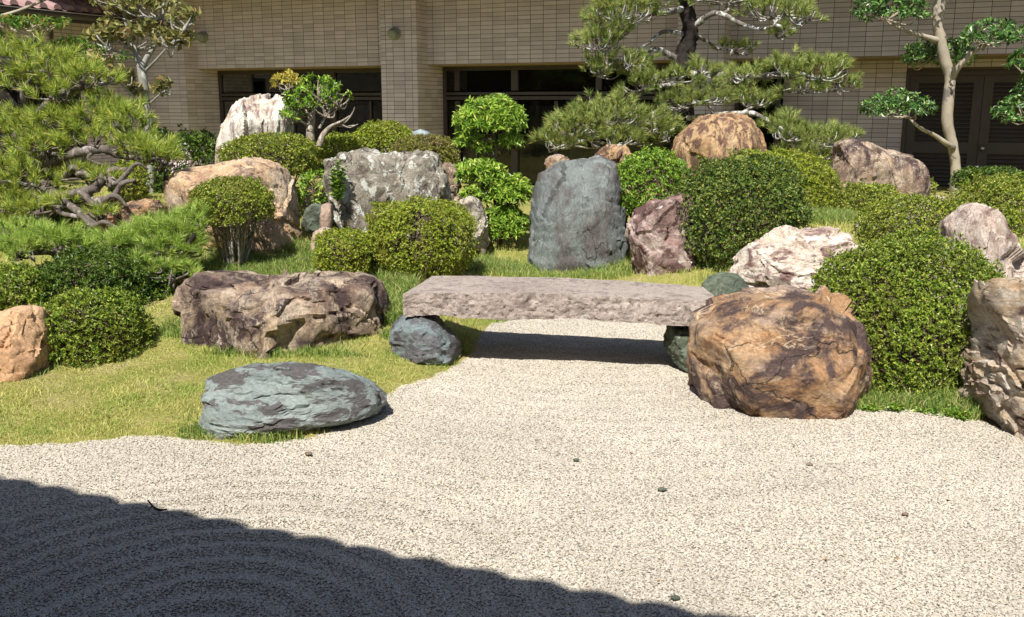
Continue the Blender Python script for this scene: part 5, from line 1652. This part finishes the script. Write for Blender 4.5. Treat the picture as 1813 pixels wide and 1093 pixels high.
def blades(mb, P, h, w, lean, rs):
    n = len(P)
    z = ground_z(P[:, :2])
    B = np.stack([P[:, 0], P[:, 1], z - 0.004], 1)
    a = rs.uniform(0, 6.283, n)
    S = np.stack([np.cos(a), np.sin(a), 0 * a], 1) * (w * rs.uniform(0.7, 1.3, n))[:, None] * 0.5
    b = rs.uniform(0, 6.283, n)
    Ld = np.stack([np.cos(b), np.sin(b), 0 * b], 1) * (lean * rs.random(n))[:, None]
    hh = (h * rs.uniform(0.5, 1.3, n) * (1 + 0.6 * fbm(np.hstack([P[:, :2] * 4.5, np.zeros((n, 1))]), 3, 91)))[:, None]
    mid = B + (Ld * 0.4 + np.array([0, 0, 0.6])) * hh
    tip = B + (Ld * 1.2 + np.array([0, 0, 0.95])) * hh
    V = np.stack([B - S, B + S, mid + S * 0.7, mid - S * 0.7, tip], 1).reshape(-1, 5, 3)
    i = np.arange(n)[:, None] * 5
    mb.add(V.reshape(-1, 3), tris=np.hstack([i + 3, i + 2, i + 4]), quads=np.hstack([i, i + 1, i + 2, i + 3]))

rs = np.random.default_rng(55)
mb = MB()
def scatter(n, x0, x1, y0, y1, sd0=0.0, sd1=99.0):
    P = np.stack([rs.uniform(x0, x1, n), rs.uniform(y0, y1, n)], 1)
    sd = poly_sd(P)
    edge = 0.06 * fbm(np.hstack([P * 6, np.zeros((n, 1))]), 3, 71)
    zc = CT * P[:, 1] + ST * 1.4
    k = (sd + edge > sd0) & (sd < sd1) & (np.abs(P[:, 0]) < 0.54 * zc + 0.8)
    return P[k]
P = scatter(150000, -3.6, -0.2, 4.0, 6.4)
P = P[rs.random(len(P)) < 0.55 + 0.8 * fbm(np.hstack([P * 3.5, np.zeros((len(P), 1))]), 4, 33)]
blades(mb, P, np.full(len(P), 0.021), np.full(len(P), 0.004), 1.2, rs)
P = scatter(26000, -4.6, 0.6, 6.2, 10.0)
blades(mb, P, np.full(len(P), 0.045), np.full(len(P), 0.006), 0.9, rs)
P = scatter(26000, 0.2, 4.6, 7.0, 10.5)
blades(mb, P, np.full(len(P), 0.05), np.full(len(P), 0.006), 0.9, rs)
P = scatter(60000, -3.6, 1.6, 4.0, 7.4, -0.05, 0.12)
P = P[rs.random(len(P)) < 0.6]
blades(mb, P, np.full(len(P), 0.03), np.full(len(P), 0.004), 1.2, rs)
o = build(mb, 'lawn_grass', M['grass'])
o['kind'] = 'stuff'
mb = MB()
def tufts(cx, cy, rx, ry, n, h, w=0.006):
    a = rs.uniform(0, 6.283, n)
    q = np.sqrt(rs.random(n))
    P = np.stack([cx + np.cos(a) * q * rx, cy + np.sin(a) * q * ry], 1)
    k = poly_sd(P) > -0.05
    P = P[k]
    blades(mb, P, np.full(len(P), h), np.full(len(P), w), 0.9, rs)
for u, v, z, rx, ry, n, h in ((700, 560, .1, .16, .5, 3500, .1), (750, 628, .0, .28, .07, 1500, .06), (640, 490, .25, .3, .3, 2500, .1), (520, 480, .3, .6, .35, 5000, .07), (420, 475, .32, .5, .3, 4000, .08), (560, 465, .3, .3, .3, 2500, .08),
                              (990, 490, .15, .9, .35, 5000, .07), (880, 475, .2, .35, .3, 2500, .08), (1470, 385, .6, .25, .3, 2600, .07), (1620, 716, .02, .34, .1, 900, .07), (1560, 714, .02, .2, .08, 420, .05), (1690, 728, .02, .22, .09, 600, .08), (510, 640, .04, .5, .06, 900, .05),
                              (320, 610, .06, .12, .12, 500, .06), (470, 778, .0, .18, .05, 350, .05), (360, 770, .0, .12, .08, 500, .04), (300, 350, .5, .4, .5, 1500, .08), (900, 560, .03, .22, .12, 900, .05), (1050, 556, .03, .5, .1, 700, .04)):
    c = pz(u, v, z)
    tufts(c[0], c[1], rx, ry, n, h)
for cx_, cy_, hw_, hd_ in ROCKS:
    n_ = int(260 * (hw_ + hd_)) + 40
    a_ = rs.uniform(math.pi * 0.95, math.pi * 2.05, n_)
    k_ = rs.uniform(0.84, 1.12, n_)
    P = np.stack([cx_ + np.cos(a_) * k_ * hw_, cy_ + np.sin(a_) * k_ * hd_], 1)
    P = P[(poly_sd(P) > -0.02) & (vnoise(np.hstack([P * 5, np.zeros((n_, 1))]), 3) > -0.25)]
    blades(mb, P, np.full(len(P), 0.05), np.full(len(P), 0.005), 1.0, rs)
o = build(mb, 'long_grass', M['long_grass'])
o['kind'] = 'stuff'

# fallen leaves and needles on the lawn and along the edge of the gravel
N = NT('litter')
g_ = N.n('NewGeometry')
M['litter'] = N.set(N.ramp(g_.outputs['Random Per Island'], [(0.0, lin(120, 84, 56)), (0.5, lin(164, 130, 88)), (1.0, lin(204, 182, 136))]), 0.8, 0.2)
P = scatter(900, -3.6, 3.0, 4.0, 8.5, -0.25)
P = np.vstack([P, np.stack([rs.uniform(-2, 2.6, 70), rs.uniform(2.8, 5.6, 70)], 1)])
zz = np.maximum(ground_z(P), 0.0) + 0.012
a_ = rs.uniform(0, 6.283, len(P))
mb = MB()
leaves(mb, np.stack([P[:, 0], P[:, 1], zz], 1), np.stack([np.cos(a_), np.sin(a_), rs.normal(size=len(P)) * 0.2], 1), np.tile([0, 0, 1.0], (len(P), 1)) + rs.normal(size=(len(P), 3)) * 0.2, rs.uniform(0.01, 0.024, len(P)), rs.uniform(0.005, 0.011, len(P)))
o = build(mb, 'leaf_litter', M['litter'])
o['kind'] = 'stuff'

# ------------------------------------------------------------------ small things on the gravel
tb = MB()
tw = [pz(262, 886, 0.03), pz(270, 896, 0.02), pz(281, 903, 0.015), pz(296, 902, 0.012)]
c0 = pz(280, 900, 0.0)
tube(tb, np.array(tw) - c0, [0.003, 0.004, 0.005, 0.003], 6, 5, 0.2)
tube(tb, np.array([tw[1], pz(266, 900, 0.012)]) - c0, [0.003, 0.002], 5, 3)
tag(build(tb, 'twig', M['pine_bark'], None, True, c0), 'dark broken twig lying at the edge of the shadow on the gravel', 'twig')
for k, (u, v, r) in enumerate(((1172, 866, .014), (546, 803, .014), (1020, 814, .011), (1433, 822, .011), (1196, 1058, .012), (1603, 910, .01))):
    q = pz(u, v, 0.008)
    V, F = ico_sphere(3)
    Pp = V * np.array([r * 1.3, r, r * 0.55])
    Pp = Pp * (1 + 0.25 * fbm(V * 1.7 + k * 5, 3, k))[:, None]
    mb = MB(); mb.add(Pp, tris=F)
    tag(build(mb, 'pebble', M['dark_green_rock'] if k % 2 == 0 else M['brown_chert'], None, True, q), ('flat dark grey pebble lying alone on the pale gravel' if k % 2 == 0 else 'brown pebble lying alone on the pale gravel'), 'pebble', 'dark pebbles on the gravel')
